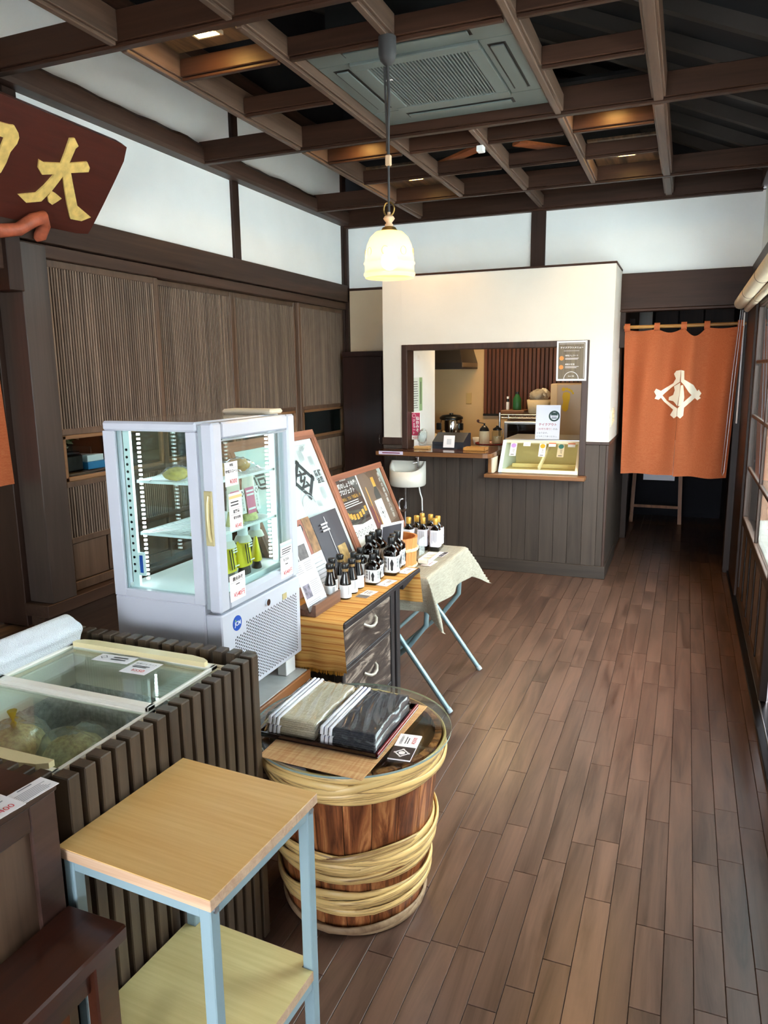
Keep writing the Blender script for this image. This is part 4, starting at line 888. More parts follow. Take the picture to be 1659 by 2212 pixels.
rn = thing('table_runner', 'striped orange and gold woven runner draped over the drawer chest', 'runner', (-1.26, 2.6, .70))
part('cloth', MB().grid(run, 130, 30, True, lambda i, j: (j*.45, i*cum[-1])), 'm_runner', rn)
fg = MB(); plain('m_fringe', '#c98a2c', .9)
for k in range(90):
    x = RW0+(RW1-RW0)*(k+.5)/90; dx = RNG.uniform(-.002, .002); fg.prism([(x-.0012, 2.211, .522), (x+.0012, 2.211, .522), (x+.001+dx, 2.210, .507-RNG.random()*.006), (x-.001+dx, 2.210, .507)], (0, -.001, 0))
part('fringe', fg, 'm_fringe', rn, kind='stuff')
ZC = .7005
# ---------------------------------------------------------------- bottles
plain('m_soy', '#0d0706', .06, coat=.6); plain('m_soyglass', '#8d6f45', .06, coat=.5); plain('m_capblack', '#101113', .3); plain('m_label', '#eef0f1', .6); plain('m_gold', '#cfa24a', .35, metal=.5); plain('m_label_lav', '#e3e0ea', .6)
def small_bottle(lab, x, y):
    t = thing('sauce_bottle', lab, 'bottle', (x, y, ZC), group='slim sauce bottles with white labels on the runner')
    M = lambda: MB(True)
    part('body', M().lathe((0, 0, 0), [(.020, 0), (.0225, .003), (.0225, .055), (.0215, .066), (.013, .096), (.0125, .108)], 20), 'm_soy', t)
    part('neck', M().lathe((0, 0, .108), [(.0125, 0), (.0120, .012)], 16), 'm_soyglass', t); part('cap', M().lathe((0, 0, .119), [(.0145, 0), (.0155, .004), (.0155, .016), (.0140, .019)], 18), 'm_capblack', t)
    part('spout', M().box(.012, .0175, -.004, .004, .131, .136, .001), 'm_capblack', t)
    part('label', M().lathe((0, 0, .006), [(.0229, 0), (.0229, .050)], 24, caps=False), 'm_label', t)
    b = M()
    q_ = PL((.0232*math.cos(-.5), .0232*math.sin(-.5), .010), (-math.sin(-.5), math.cos(-.5), 0), (0, 0, 1)); b.vlines(q_, -.006, .006, .006, .042, 3, .3, .0006); part('lettering', b, 'm_ink', t)
def flask(nm, lab, x, y, h, w_, grp, cap='m_capblack', lab_mat='m_label', e=5, txt=True, capr=.014, capr2=.0145, rot=0., z=ZC, lz=(.10, .62), cap_h=.03, body='m_soy'):
    t = thing(nm, lab, 'bottle', (x, y, z), (0, 0, rot), group=grp); M = lambda: MB(True); k = h-cap_h
    part('body', M().lathe((0, 0, 0), [(w_*.9, 0), (w_, .004), (w_, k*.74), (w_*.95, k*.785), (w_*.72, k*.86), (.0145, k*.92), (.0135, k)], 28, [e, e, e, e, 4, 2, 2]), body, t)
    part('cap', M().lathe((0, 0, k-.002), [(capr*.93, 0), (capr, .003), (capr2, cap_h-.004), (capr2*.9, cap_h)], 20), cap, t)
    z0, z1 = k*lz[0], k*lz[1]
    part('label', M().lathe((0, 0, 0), [(w_+.0006, z0), (w_+.0006, z1)], 28, [e, e], caps=False), lab_mat, t)
    b = M(); q1 = PL((w_+.0008, -w_*.8, z0), (0, 1, 0), (0, 0, 1)); q2 = PL((-w_*.8, -w_-.0008, z0), (1, 0, 0), (0, 0, 1)); H = z1-z0
    if txt:
        for j, q_ in enumerate((q1, q2)):
            b.text(q_, '極麹塩', w_*.30, H*.93, H*.20, .0008, vertical=True, bold=.01); b.vlines(q_, w_*.6, w_*.85, H*.1, H*.9, 1, .5, .0008)
            pts = [(w_*1.25+w_*.22*math.cos(a)*(1+.25*math.sin(5*a)), H*.48+H*.36*math.sin(a)) for a in [2*PI*i/22 for i in range(22)]]; b.poly(q_, pts, .0008)
    else:
        emblem(b, q1, w_*.8, H*.5, w_*.42, .0008, .2); b.disc(q1, w_*.8, H*.5, w_*.14, .0009); b.vlines(q1, w_*1.3, w_*1.5, H*.2, H*.85, 1, .5, .0008); b.vlines(q2, w_*.3, w_*1.4, H*.2, H*.9, 5, .3, .0008)
    part('lettering', b, 'm_ink' if txt else 'm_grey_ink', t)
SB = [(-1.222, 2.452, 'slim black-capped sauce bottle nearest the brochure stand'), (-1.170, 2.478, 'slim black-capped sauce bottle in front of the others by the brochure stand'), (-1.252, 2.530, 'slim black-capped sauce bottle second back in the inner row'), (-1.176, 2.552, 'slim black-capped sauce bottle second in the front row'), (-1.250, 2.600, 'slim black-capped sauce bottle farthest in the inner row'), (-1.180, 2.622, 'slim black-capped sauce bottle at the far end of the front row')]
for x, y, l in SB: small_bottle(l, x, y)
MBt = [(-1.150, 2.700, 'short square dark bottle with white label at the front of the middle group'), (-1.165, 2.775, 'short square dark bottle just behind the frontmost short one'), (-1.235, 2.700, 'short square dark bottle in the inner row beside the slim bottles'), (-1.240, 2.775, 'short square dark bottle deepest in the middle group')]
for x, y, l in MBt: flask('square_bottle', l, x, y, .128, .0275, 'short square bottles on the runner', capr=.0135, capr2=.014, cap_h=.026)
LBt = [(-1.130, 2.862, 'tall square dark bottle with white label standing frontmost on the runner'), (-1.148, 2.925, 'tall square dark bottle second from the front beside the wooden tub'), (-1.150, 2.984, 'tall square dark bottle at the chest end next to the wooden tub'), (-1.235, 2.860, 'tall square dark bottle in the inner row behind the short bottles'), (-1.245, 2.925, 'tall square dark bottle second in the inner row'), (-1.240, 2.985, 'tall square dark bottle at the far end of the inner row')]
for x, y, l in LBt: flask('square_bottle', l, x, y, .165, .031, 'tall square bottles on the runner', capr=.0155, capr2=.016, cap_h=.03)
plain('m_card_pink', '#eed8d4', .5); plain('m_card_grey', '#6a6260', .5)
for (x, y, lab, dk) in ((-1.092, 2.50, 'pale price card with dark strip in front of the slim bottles', 1), (-1.078, 2.672, 'pale pink price card with diamond mark in front of the short bottles', 0), (-1.066, 2.878, 'pale pink price card with diamond mark in front of the tall bottles', 0)):
    pc = PL((x, y, ZC+.0006), (.1, 1, 0), (-1, .1, 0)); ps = [('lettering', lambda b, p: (b.lines(p, .05, .088, .014, .030, 2, .35), b.disc(p, .022, .022, .004, n=4) if not dk else b.lines(p, .05, .085, .034, .042, 1)), 'm_ink')]
    if dk: ps.insert(0, ('dark_strip', lambda b, p: b.rect(p, 0, .032, 0, .05, .0002), 'm_card_grey'))  # grey band across one end of the card
    card('price_card', lab, pc, .098, .05, .0008, 'm_card_pink', 'price cards on the runner', ps)
# ---------------------------------------------------------------- brochure stand
wood('m_walnut', '#4f342a', '#82604f', 'Y', 9, .05, rough=.4)
bs = thing('brochure_stand', 'angled walnut stand holding an upright leaflet on the runner', 'stand', (-1.20, 2.33, ZC))
sp_ = [(-1.172, ZC+.0005), (-1.245, ZC+.0005), (-1.245, ZC+.028), (-1.203, ZC+.020), (-1.200, ZC+.012), (-1.193, ZC+.012), (-1.184, ZC+.042), (-1.172, ZC+.044)]
part('block', MB().prism([(x, 2.232, z) for x, z in sp_], (0, .205, 0)), 'm_walnut', bs)
plain('m_leaflet', '#e4ecf6', .45); plain('m_photo_grey', '#4b4546', .4, mottle=.5, mscale=60); plain('m_photo_mix', '#6f6878', .4, mottle=.7, mscale=70)
lp = PL((-1.199, 2.236, ZC+.0135), (0, 1, 0), (-.36, 0, .93)); lw, lh = .150, .305
lf = thing('leaflet', 'white leaflet with round logo and small photos standing in the walnut stand', 'leaflet', lp(0, 0)); part('sheet', MB().prism([lp(0, 0), lp(lw, 0), lp(lw, lh*.98), (lp(.01, lh))], Vector(lp(0, 0, .0008))-Vector(lp(0, 0))), 'm_leaflet', lf)
b = MB(); b.rect(lp, .012, .055, .180, .230, .0012); part('photo', b, 'm_photo_grey', lf); b = MB(); b.rect(lp, .0125, .062, .045, .095, .0012); part('photo', b, 'm_photo_mix', lf); b = MB(); b.rect(lp, .060, .130, .180, .235, .0012); part('photo', b, 'm_photo_grey', lf)
b = MB(); b.lines(lp, .070, .140, .045, .100, 8, .35, .0012); b.lines(lp, .012, .062, .135, .170, 5, .35, .0012); b.lines(lp, .075, .138, .135, .172, 5, .35, .0012); b.lines(lp, .012, .11, .014, .034, 3, .35, .0012); b.ring(lp, .055, .270, .0235, .0245, .0012); b.lines(lp, .042, .068, .262, .276, 2, .4, .0012); part('lettering', b, 'm_grey_ink', lf)
# ---------------------------------------------------------------- framed posters
wood('m_frame', '#6d3f2c', '#a4684c', 'Y', 10, .06, rough=.4); wood('m_frame_v', '#6d3f2c', '#a4684c', 'Z', 10, .06, rough=.4)
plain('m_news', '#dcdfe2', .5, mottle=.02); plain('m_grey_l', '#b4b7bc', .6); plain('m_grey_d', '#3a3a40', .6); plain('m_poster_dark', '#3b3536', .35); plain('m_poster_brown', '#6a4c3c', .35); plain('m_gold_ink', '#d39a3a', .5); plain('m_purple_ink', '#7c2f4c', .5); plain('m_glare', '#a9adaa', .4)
def frame(nm, lab, y0, y1, xb, zb, L, ang, fw, mat_in):
    up = (-math.sin(ang), 0, math.cos(ang)); pl = PL((xb, 0, zb), (0, 1, 0), up); n_ = Vector(pl(0, 0, 1))-Vector(pl(0, 0, 0))
    t = thing(nm, lab, 'poster', pl((y0+y1)/2, 0)); th = .020
    def bar(a, b_, c_, d_, m_):
        q = MB().prism([pl(a, c_, -.018), pl(b_, c_, -.018), pl(b_, d_, -.018), pl(a, d_, -.018)], n_*th)
        w2 = .35*min(b_-a, d_-c_); q.prism([pl(a+w2*(b_-a < d_-c_), c_+w2*(b_-a > d_-c_), .002), pl(b_-w2*(b_-a < d_-c_)*0, c_+w2*(b_-a > d_-c_), .002), pl(b_, d_, .002), pl(a+w2*(b_-a < d_-c_), d_, .002)], n_*.002)
        part('frame_bar', q, m_, t)
    bar(y0, y1, L-fw, L, 'm_frame'); bar(y0, y1, 0, fw, 'm_frame'); bar(y0, y0+fw, fw, L-fw, 'm_frame_v'); bar(y1-fw, y1, fw, L-fw, 'm_frame_v')
    part('print', MB().prism([pl(y0+fw*.6, fw*.6, -.008), pl(y1-fw*.6, fw*.6, -.008), pl(y1-fw*.6, L-fw*.6, -.008), pl(y0+fw*.6, L-fw*.6, -.008)], n_*.002), mat_in, t)
    part('glazing', MB().rect(pl, y0+fw*.6, y1-fw*.6, fw*.6, L-fw*.6, -.001), 'm_pane', t)
    return t, (lambda u, v, off=0.: pl(u, v, off-.0055))
p1, q1 = frame('framed_poster', 'large wood-framed white poster with black diamond crest leaning behind the bottles', 2.300, 3.000, -1.318, ZC+.008, .644, math.radians(22.9), .038, 'm_news')
q1_ = q1; q1 = lambda u, v, off=0.: q1_(u*1.0355, v*1.0355-.0325, off)
b = MB(); emblem(b, q1, 2.672, .449, .072, .0006, .27, 1.05); b.text(q1, '玄', 2.670, .449, .085, .001, bold=.03); part('crest', b, 'm_grey_d', p1)
b = MB(); b.text(q1, '醸造', 2.823, .478, .030, .001, vertical=True, bold=.02); b.text(q1, '醤油', 2.790, .478, .030, .001, vertical=True, bold=.01); b.text(q1, '造', 2.36, .50, .10, .001, bold=.01); part('lettering', b, 'm_grey_d', p1)
b = MB(); b.vlines(q1, 2.70, 2.745, .52, .575, 8, .35); b.vlines(q1, 2.772, 2.812, .492, .542, 7, .35); b.vlines(q1, 2.770, 2.812, .338, .402, 8, .35); b.vlines(q1, 2.705, 2.745, .318, .352, 7, .35); b.vlines(q1, 2.27, 2.30, .40, .5, 5, .35)
for k in range(9): b.rect(q1, 2.588+.0125*k, 2.5895+.0125*k, .30, .372-.006*math.sin(PI*k/8)*-1)
b.ring(q1, 2.64, .352, .056, .058, .0012, sx=.95, a0=.3, a1=PI-.3); b.ring(q1, 2.64, .330, .056, .062, .0012, sx=.95, a0=.3, a1=PI-.3)
for k in range(7): a = .5+.35*k; b.poly(q1, [(2.755, .565), (2.755+.03*math.cos(a), .565+.035*math.sin(a)), (2.755+.022*math.cos(a+.2), .565+.028*math.sin(a+.2))])
b.rect(q1, 2.45, 2.80, .595, .5965); part('fine_print', b, 'm_grey_l', p1)
p2, q2 = frame('framed_poster', 'wood-framed dark poster with gold-capped bottles leaning on the folding table', 3.114, 3.745, -1.362, .6448, .462, math.radians(22.9), .030, 'm_poster_dark')
q2_ = q2; q2 = lambda u, v, off=0.: q2_(u*1.072, v*1.072-.071, off)
part('panel_print', MB().rect(q2, 3.176, 3.47, .085, .478, .0002), 'm_poster_brown', p2)
b = MB(); b.rect(q2, 3.162, 3.176, .085, .478, .0004); b.poly(q2, [(2.93, .215), (3.162, .215), (3.162, .250), (3.05, .245), (2.93, .262)], .0005); b.poly(q2, [(2.93, .085), (3.162, .085), (3.162, .214), (2.93, .214)], .0005); b.rect(q2, 3.262, 3.352, .165, .322, .0006); b.text(q2, '港町のしょうゆ屋」', 3.036, .441, .027, .0012, bold=.02); b.text(q2, 'プロジェクト', 3.024, .411, .027, .0012, bold=.02); b.text(q2, '登米醸造部', 3.02, .468, .013, .0012); b.text(q2, '港町の醤油屋八代目', 3.418, .452, .026, .0012, vertical=True); b.lines(q2, 2.94, 3.148, .335, .366, 3, .35, .0008); part('lettering', b, 'm_card', p2)
b = MB(); b.poly(q2, [(3.42, .470), (3.47, .470), (3.47, .30), (3.45, .36)], .0004); part('painted_sheen', b, 'm_glare', p2)  # pale shape painting glare on the poster corner
b = MB(); b.text(q2, '「地元」では「地醤油」を', 3.042, .379, .018, .0012, bold=.01); b.vlines(q2, 3.215, 3.232, .20, .40, 1, .6, .0008)
for (u, v) in ((2.945, .304), (2.972, .296), (3.0, .289), (3.034, .286), (3.068, .290), (3.102, .297), (3.138, .308)): b.rect(q2, u-.012, u+.012, v-.013, v+.013, .001)
b.rect(q2, 3.312, 3.346, .388, .437, .001); b.vlines(q2, 3.252, 3.262, .17, .24, 1, .6, .0009); part('gold_print', b, 'm_gold_ink', p2)
b = MB(); b.vlines(q2, 3.185, 3.245, .18, .305, 6, .5, .0008); part('purple_print', b, 'm_purple_ink', p2)
b = MB(); b.poly(q2, [(3.318, .388), (3.340, .388), (3.352, .362), (3.356, .326), (3.290, .326), (3.294, .362)], .0009); b.rect(q2, 2.935, 3.155, .263, .276, .0008); emblem(b, q2, 3.306, .255, .026, .0012, .12, .8); b.disc(q2, 3.306, .255, .008, .0012)
for k in range(6): b.ring(q2, 2.952+.036*k, .212, .011, .014, .0012, sx=.8)
part('dark_print', b, 'm_ink', p2)
# ---------------------------------------------------------------- open booklet in front of the big poster
up = (-math.sin(math.radians(22.9)), 0, math.cos(math.radians(22.9))); bp0 = PL((-1.296, 0, ZC+.003), (0, 1, 0), up); bp_ = lambda u, v, off=0.: bp0(u*1.031, v, off)
bk = thing('open_booklet', 'open glossy booklet of product photographs leaning against the white poster', 'booklet', (-1.24, 2.6, ZC))
plain('m_gloss_dark', '#47444a', .5, spec=.2); plain('m_gloss_red', '#8a4a32', .45, mottle=.3, mscale=20); plain('m_gloss_brown', '#8d6a48', .45, mottle=.5, mscale=30); plain('m_gloss_gold', '#a38552', .45, mottle=.4, mscale=40); plain('m_gloss_white', '#e9e7ec', .3)
BH = .296
def page(u0, u1, v0, v1, off, bow=0., s0=0., s1=1.):
    def fn(i, j):
        u = u0+(u1-u0)*i; f_ = s0+(s1-s0)*i; return bp_(u, v0+(v1-v0)*j, off+bow*math.sin(PI*f_))
    return fn
part('page', MB().grid(page(2.385, 2.560, 0, BH, .000, .010), 8, 2), 'm_gloss_white', bk); part('page', MB().grid(page(2.560, 2.800, 0, BH*.97, .000, .014), 12, 2), 'm_gloss_white', bk)
part('photo_print', MB().grid(page(2.385, 2.478, BH*.5, BH, .0035, .010, 0, .53), 6, 2), 'm_gloss_red', bk); part('photo_print', MB().grid(page(2.480, 2.558, BH*.5, BH, .0035, .010, .54, 1), 6, 2), 'm_gloss_brown', bk)
part('photo_print', MB().grid(page(2.563, 2.70, BH*.14, BH*.97, .0035, .014, .01, .58), 8, 2), 'm_gloss_dark', bk); part('photo_print', MB().grid(page(2.70, 2.80, BH*.28, BH*.97, .0035, .014, .58, 1), 6, 2), 'm_gloss_dark', bk); part('photo_print', MB().grid(page(2.68, 2.80, 0, BH*.16, .0035, .014, .5, 1), 6, 2), 'm_gloss_gold', bk); part('photo_print', MB().grid(page(2.665, 2.75, BH*.18, BH*.45, .0048, .014, .44, .8), 6, 2), 'm_gloss_gold', bk)
bpp = lambda u, v, off=0.: bp_(u, v, off+.0195); b = MB(); b.lines(bpp, 2.60, 2.66, BH*.70, BH*.84, 3, .5); b.rect(bpp, 2.645, 2.6475, .09, .27); part('lettering', b, 'm_white', bk)
b = MB(); b.lines(lambda u, v, off=0.: bp_(u, v, off+.0135), 2.40, 2.545, .02, .15, 8, .25); part('fine_print', b, 'm_grey_l', bk)
b = MB(); b.add([bp_(2.428+.024*math.cos(2*PI*k/24), BH*.66+.03*math.sin(2*PI*k/24), .0155) for k in range(24)], [tuple(range(24))]); part('dish_print', b, 'm_gloss_white', bk)
b = MB(); b.add([bp_(2.428+.014*math.cos(2*PI*k/24), BH*.66+.018*math.sin(2*PI*k/24), .0163) for k in range(24)]+[bp_(2.455+.012*math.cos(2*PI*k/24), BH*.88+.016*math.sin(2*PI*k/24), .0155) for k in range(24)], [tuple(range(24)), tuple(range(24, 48))]); part('sauce_print', b, 'm_ink', bk)

# ================================================================ folding table with linen cloth
plain('m_tube', '#7b9298', .35, metal=.3); weave('m_linen', '#968f80', '#b5ae9e', (240, 240, 240), transl=.15)
TZ = .64; FX = (-1.58, -1.035); FYr = (3.055, 3.70)
ft = thing('folding_table', 'small folding table with crossed pale blue tube legs', 'table', (-1.3, 3.35, 0))
part('top', MB().box(FX[0], FX[1], FYr[0], FYr[1], TZ-.022, TZ-.0015, .002), 'm_beech_edge', ft)
for y in (3.07, 3.605):
    part('leg', MB().tube([(-.936, y, .012), (-1.14, y, .287), (-1.372, y, .60), (-1.378, y, TZ-.024)], .0125, 12), 'm_tube', ft); part('leg', MB().tube([(-1.43, y+.03, .012), (-1.14, y+.03, .287), (-1.055, y+.03, .40), (-1.048, y+.03, TZ-.024)], .0125, 12), 'm_tube', ft)
part('cross_bar', MB().tube([(-.95, 3.055, .03), (-.95, 3.605, .03)], .009, 8) if False else MB().tube([(-1.2, 3.055, .362), (-1.2, 3.605, .362)], .009, 8), 'm_tube', ft)
for y in (3.07, 3.605): part('foot_cap', MB().tube([(-.927, y, .001), (-.940, y, .018)], .0145, 12), 'm_gasket', ft)
cl = MB(); ov = .165
def clo(i, j):
    x = (FX[0]-.02)+(FX[1]+ov-FX[0]+.02)*i; y = (FYr[0]-ov)+(FYr[1]-FYr[0]+2*ov)*j
    dx = max(0, x-FX[1]); dyn = max(0, FYr[0]-y); dyf = max(0, y-FYr[1]); dy = max(dyn, dyf); c = min(dx, dy)
    px = min(x, FX[1]); py = min(max(y, FYr[0]), FYr[1]); d = math.hypot(dx, dy); sgn = -1 if dyn > 0 else 1
    z = TZ+.0005-(max(dx, dy)*.97+.35*c)
    w_ = .018*math.sin(17*y+1.2)*min(1, dx*8) if dx > dy else .016*math.sin(19*x)*min(1, dy*8)
    outx = .004*(dx > 0)+dx*.10+.55*c+(w_ if dx >= dy else 0)*.8; outy = .004*(dy > 0)+dy*.08+.50*c+(w_ if dy > dx else 0)*.6
    if dx == 0: outx = 0
    if dy == 0: outy = 0
    if dx > 0: px += outx
    if dy > 0: py += sgn*outy
    return (px, py, z)
cl.grid(clo, 56, 80); solo('table_cloth', cl, 'm_linen', 'beige linen cloth draped over the folding table', 'tablecloth', (-1.3, 3.38, TZ))
ZT = TZ+.002
# wooden tub
wood('m_hinoki', '#b06c36', '#d99a5e', 'Z', 16, .05, rough=.5, var=.1, fine=.5); plain('m_rope', '#e3c79a', .7, mottle=.15, mscale=80)
bt = thing('wooden_tub', 'round pale cypress tub bound with a twisted bamboo band', 'tub', (-1.235, 3.20, ZT)); TC = (-1.235, 3.20)
for k in range(16):
    a0, a1 = 2*PI*k/16+.006, 2*PI*(k+1)/16-.006; V = []; m_ = 4
    for z, r_ in ((ZT+.012, .090), (ZT+.148, .098)):
        for q_ in (r_-.011, r_):
            for i in range(m_+1): tt = a0+(a1-a0)*i/m_; V.append((TC[0]+q_*math.cos(tt), TC[1]+q_*math.sin(tt), z))
    q = m_+1; F = []
    for i in range(m_): F += [(i, i+1, 2*q+i+1, 2*q+i), (q+i, 3*q+i, 3*q+i+1, q+i+1), (i, q+i, q+i+1, i+1), (2*q+i, 2*q+i+1, 3*q+i+1, 3*q+i)]
    F += [(0, 2*q, 3*q, q), (m_, q+m_, 3*q+m_, 2*q+m_)]
    part('stave', MB().add(V, F), 'm_hinoki', bt)
part('base', MB().lathe((TC[0], TC[1], ZT+.014), [(.086, 0), (.086, .01)], 32), 'm_hinoki', bt)
for ph in range(3):
    pts = [(TC[0]+(.0975+.002*math.cos(8*t+ph*2.1))*math.cos(t), TC[1]+(.0975+.002*math.cos(8*t+ph*2.1))*math.sin(t), ZT+.092+.005*math.sin(8*t+ph*2.1)) for t in [2*PI*k/72 for k in range(72)]]; part('band_strand', MB().tube(pts, .0045, 6, closed=True), 'm_rope', bt)
for ph in range(2):
    pts = [(TC[0]+(.0935+.0015*math.cos(8*t+ph*3))*math.cos(t), TC[1]+(.0935+.0015*math.cos(8*t+ph*3))*math.sin(t), ZT+.012+.003*math.sin(8*t+ph*3)) for t in [2*PI*k/72 for k in range(72)]]; part('band_strand', MB().tube(pts, .004, 6, closed=True), 'm_rope', bt)
GB = [(-1.168, 3.625), (-1.228, 3.560), (-1.218, 3.655), (-1.278, 3.600), (-1.160, 3.560), (-1.270, 3.668), (-1.300, 3.540)]
GL = ['nearest the cloth edge at the far end', 'in the middle of the cluster facing the tub', 'at the back beside the far cloth edge', 'deep in the cluster behind the middle one', 'frontmost on the aisle side', 'in the deepest far corner', 'beside the dark poster frame']
for (x, y), g_ in zip(GB, GL): flask('gold_capped_bottle', 'square soy bottle with gold cap, '+g_, x, y, .172, .0265, 'gold-capped bottles on the linen cloth', 'm_gold', 'm_label_lav', 7, False, .0125, .0135, 0., ZT, (.17, .80), .034)
# dish, cards
plain('m_porcelain', '#e9e4da', .2, coat=.3)
ds = thing('tasting_dish', 'white three-well porcelain dish beside the tub on linen', 'dish', (-1.115, 3.34, ZT))
dm = MB()
def dish(i, j):
    u, v = i, j; x = -1.150+.052*u; y = 3.255+.165*v; e = min(u, 1-u)*.052; f_ = min(v, 1-v)*.165; wl_ = min(1, e/.008)*min(1, f_/.008)*min(1, abs(((v*3) % 1)-.5)*-16+8); return (x, y, ZT+.026-.016*max(0, min(1, wl_)))
dm.grid(dish, 22, 60); part('wells', dm, 'm_porcelain', ds); part('foot', MB().box(-1.146, -1.102, 3.262, 3.413, ZT+.001, ZT+.012, .003).box(-1.150, -1.148, 3.255, 3.42, ZT+.008, ZT+.026).box(-1.100, -1.098, 3.255, 3.42, ZT+.008, ZT+.026).box(-1.15, -1.098, 3.255, 3.257, ZT+.008, ZT+.026).box(-1.15, -1.098, 3.418, 3.42, ZT+.008, ZT+.026), 'm_porcelain', ds)
for (x, y, lab, dk) in ((-1.085, 3.43, 'dark and white crest card at the far side of the linen cloth', 1), (-1.082, 3.24, 'clear-cased pink price card beside the porcelain dish', 0)):
    pc = PL((x, y, ZT+.0008), (.05, 1, 0), (-1, .05, 0)); ps = [('lettering', lambda b, p: b.lines(p, .02, .09, .010, .040, 3, .35), 'm_purple_ink')]
    if dk: ps = [('dark_strip', lambda b, p: b.rect(p, 0, .098, 0, .022, .0002), 'm_cardblack'), ('crest', lambda b, p: emblem(b, p, .05, .011, .008, .0005), 'm_card')]
    card('price_card', lab, pc, .10, .05, .002, 'm_card_pink', 'cards on the linen cloth', ps)
pp = PL((-1.275, 3.075, ZT+.105), (1, .42, 0), (.0, .2, 1)); pc_ = thing('photo_card', 'white-bordered dark photo card propped in the wooden tub', 'card', pp(0, 0))
part('sheet', MB().prism([pp(0, -.09), pp(.105, -.09), pp(.105, .135), pp(0, .115)], (0, .0012, 0)), 'm_gloss_white', pc_); part('photo', MB().poly(pp, [(.010, .012), (.096, .014), (.096, .122), (.010, .104)], .0006), 'm_gloss_dark', pc_)
part('photo_subject', MB().poly(pp, [(.03, .014), (.09, .014), (.085, .05), (.06, .062), (.038, .045)], .0010), 'm_photo_grey', pc_)
glass('m_acrylic', '#eef4f2', 1.0, .03, haze=.25)
solo('acrylic_holder', MB().box(-1.202, -1.199, 3.42, 3.50, ZT, ZT+.085), 'm_acrylic', 'clear upright acrylic holder between the tub and gold-capped bottles', 'holder', (-1.2, 3.46, ZT))

# ================================================================ kitchen counter and what stands on it
cnt = thing('counter_top', 'dark glossy wooden counter board at the kitchen hatch', 'counter', (-1.8, 5.6, .90))
part('board', MB().prism([(-2.272, 5.44, .905), (-1.40, 5.44, .905), (-1.365, 5.452, .905), (-1.345, 5.48, .905), (-1.338, 5.52, .905), (-1.338, 6.05, .905), (-2.066, 6.05, .905), (-2.066, 5.60, .905), (-2.272, 5.60, .905)], (0, 0, .038)), 'm_counter', cnt)
part('edge_trim', MB().prism([(-2.272, 5.434, .908), (-1.40, 5.434, .908), (-1.362, 5.447, .908), (-1.336, 5.478, .908), (-1.33, 5.52, .908), (-1.33, 5.60, .908), (-1.338, 5.60, .908), (-1.338, 5.52, .908), (-1.345, 5.48, .908), (-1.365, 5.452, .908), (-1.40, 5.44, .908), (-2.272, 5.44, .908)], (0, 0, .030)), 'm_ledge', cnt)
ZK = .9435
pc = PL((-2.245, 5.4325, .915), (1, 0, 0), (0, 0, 1)); plain('m_lav', '#dcd4ee', .5)
card('notice_strip', 'narrow lavender notice strip on the counter front edge', pc, .205, .026, .0012, 'm_lav', None, (('lettering', lambda b, p: b.lines(p, .03, .18, .006, .020, 1, .6, .0006, 0.), 'm_purple_ink'),))
# hand basin
bs_ = thing('hand_basin', 'small white porcelain hand basin hung under the counter', 'sink', (-2.055, 5.5, .65))
SX, SYb, HW, DP = -2.055, 5.602, .148, .165
def ol(t, s_): # outline, back straight
    a = PI*t; return (SX-HW*s_*math.cos(a), SYb-.0-(DP*s_)*math.sin(a)**.75)
def rimz(y): return .775+.075*((y-(SYb-DP))/DP)**1.5
n_ = 28; V = []; F = []; rows = 5
for k in range(n_+1):
    t = k/n_; xo, yo = ol(t, 1); xb, yb = ol(t, .93); xi, yi = ol(t, .90); x2, y2 = ol(t, .72)
    V += [(xb, min(yb, SYb), .652), (xo, yo, .668), (xo, yo, rimz(yo)), (xi, min(yi, SYb-.006), rimz(yo)), (x2, min(y2, SYb-.012), .705)]
for k in range(n_):
    for r_ in range(rows-1): F.append((k*rows+r_, (k+1)*rows+r_, (k+1)*rows+r_+1, k*rows+r_+1))
bm_ = MB().add(V, F, True); bm_.add([V[k*rows] for k in range(n_+1)], [tuple(range(n_+1))]); bm_.add([V[k*rows+4] for k in range(n_+1)], [tuple(range(n_+1))])
bm_.add([V[0], V[2], V[n_*rows+2], V[n_*rows]], [(0, 1, 2, 3)]); bm_.add([V[3], V[4], V[n_*rows+4], V[n_*rows+3]], [(0, 1, 2, 3)]); bm_.add([V[2], V[3], V[n_*rows+3], V[n_*rows+2]], [(0, 1, 2, 3)])
part('bowl', bm_, 'm_porcelain', bs_)
f_ = part('tap', MB().tube([(-1.965, 5.575, .80), (-1.965, 5.575, .885)], .011, 12).tube([(-1.965, 5.575, .842), (-2.0, 5.55, .838)], .008, 10), 'm_chrome', bs_); part('tap_lever', MB().box(-1.985, -1.955, 5.568, 5.582, .878, .888, .002), 'm_chrome', f_)
part('drain_pipe', MB().tube([(-2.06, 5.54, .655), (-2.06, 5.54, .53), (-2.06, 5.54, .47), (-2.075, 5.54, .445), (-2.105, 5.54, .445), (-2.118, 5.54, .47), (-2.118, 5.54, .515), (-2.108, 5.545, .54), (-2.085, 5.56, .545), (-2.075, 5.57, .52), (-2.075, 5.57, .05)], .0125, 12), 'm_chrome', bs_)
part('supply_hose', MB().tube([(-1.955, 5.565, .66), (-1.945, 5.565, .60), (-1.93, 5.57, .55), (-1.928, 5.57, .46), (-1.93, 5.58, .43)], .006, 8), 'm_white', bs_); part('stop_valve', MB().tube([(-1.93, 5.60, .42), (-1.93, 5.565, .42)], .016, 10).tube([(-1.93, 5.575, .40), (-1.93, 5.575, .45)], .010, 10).box(-1.955, -1.925, 5.555, 5.562, .395, .41, .002), 'm_chrome', bs_)
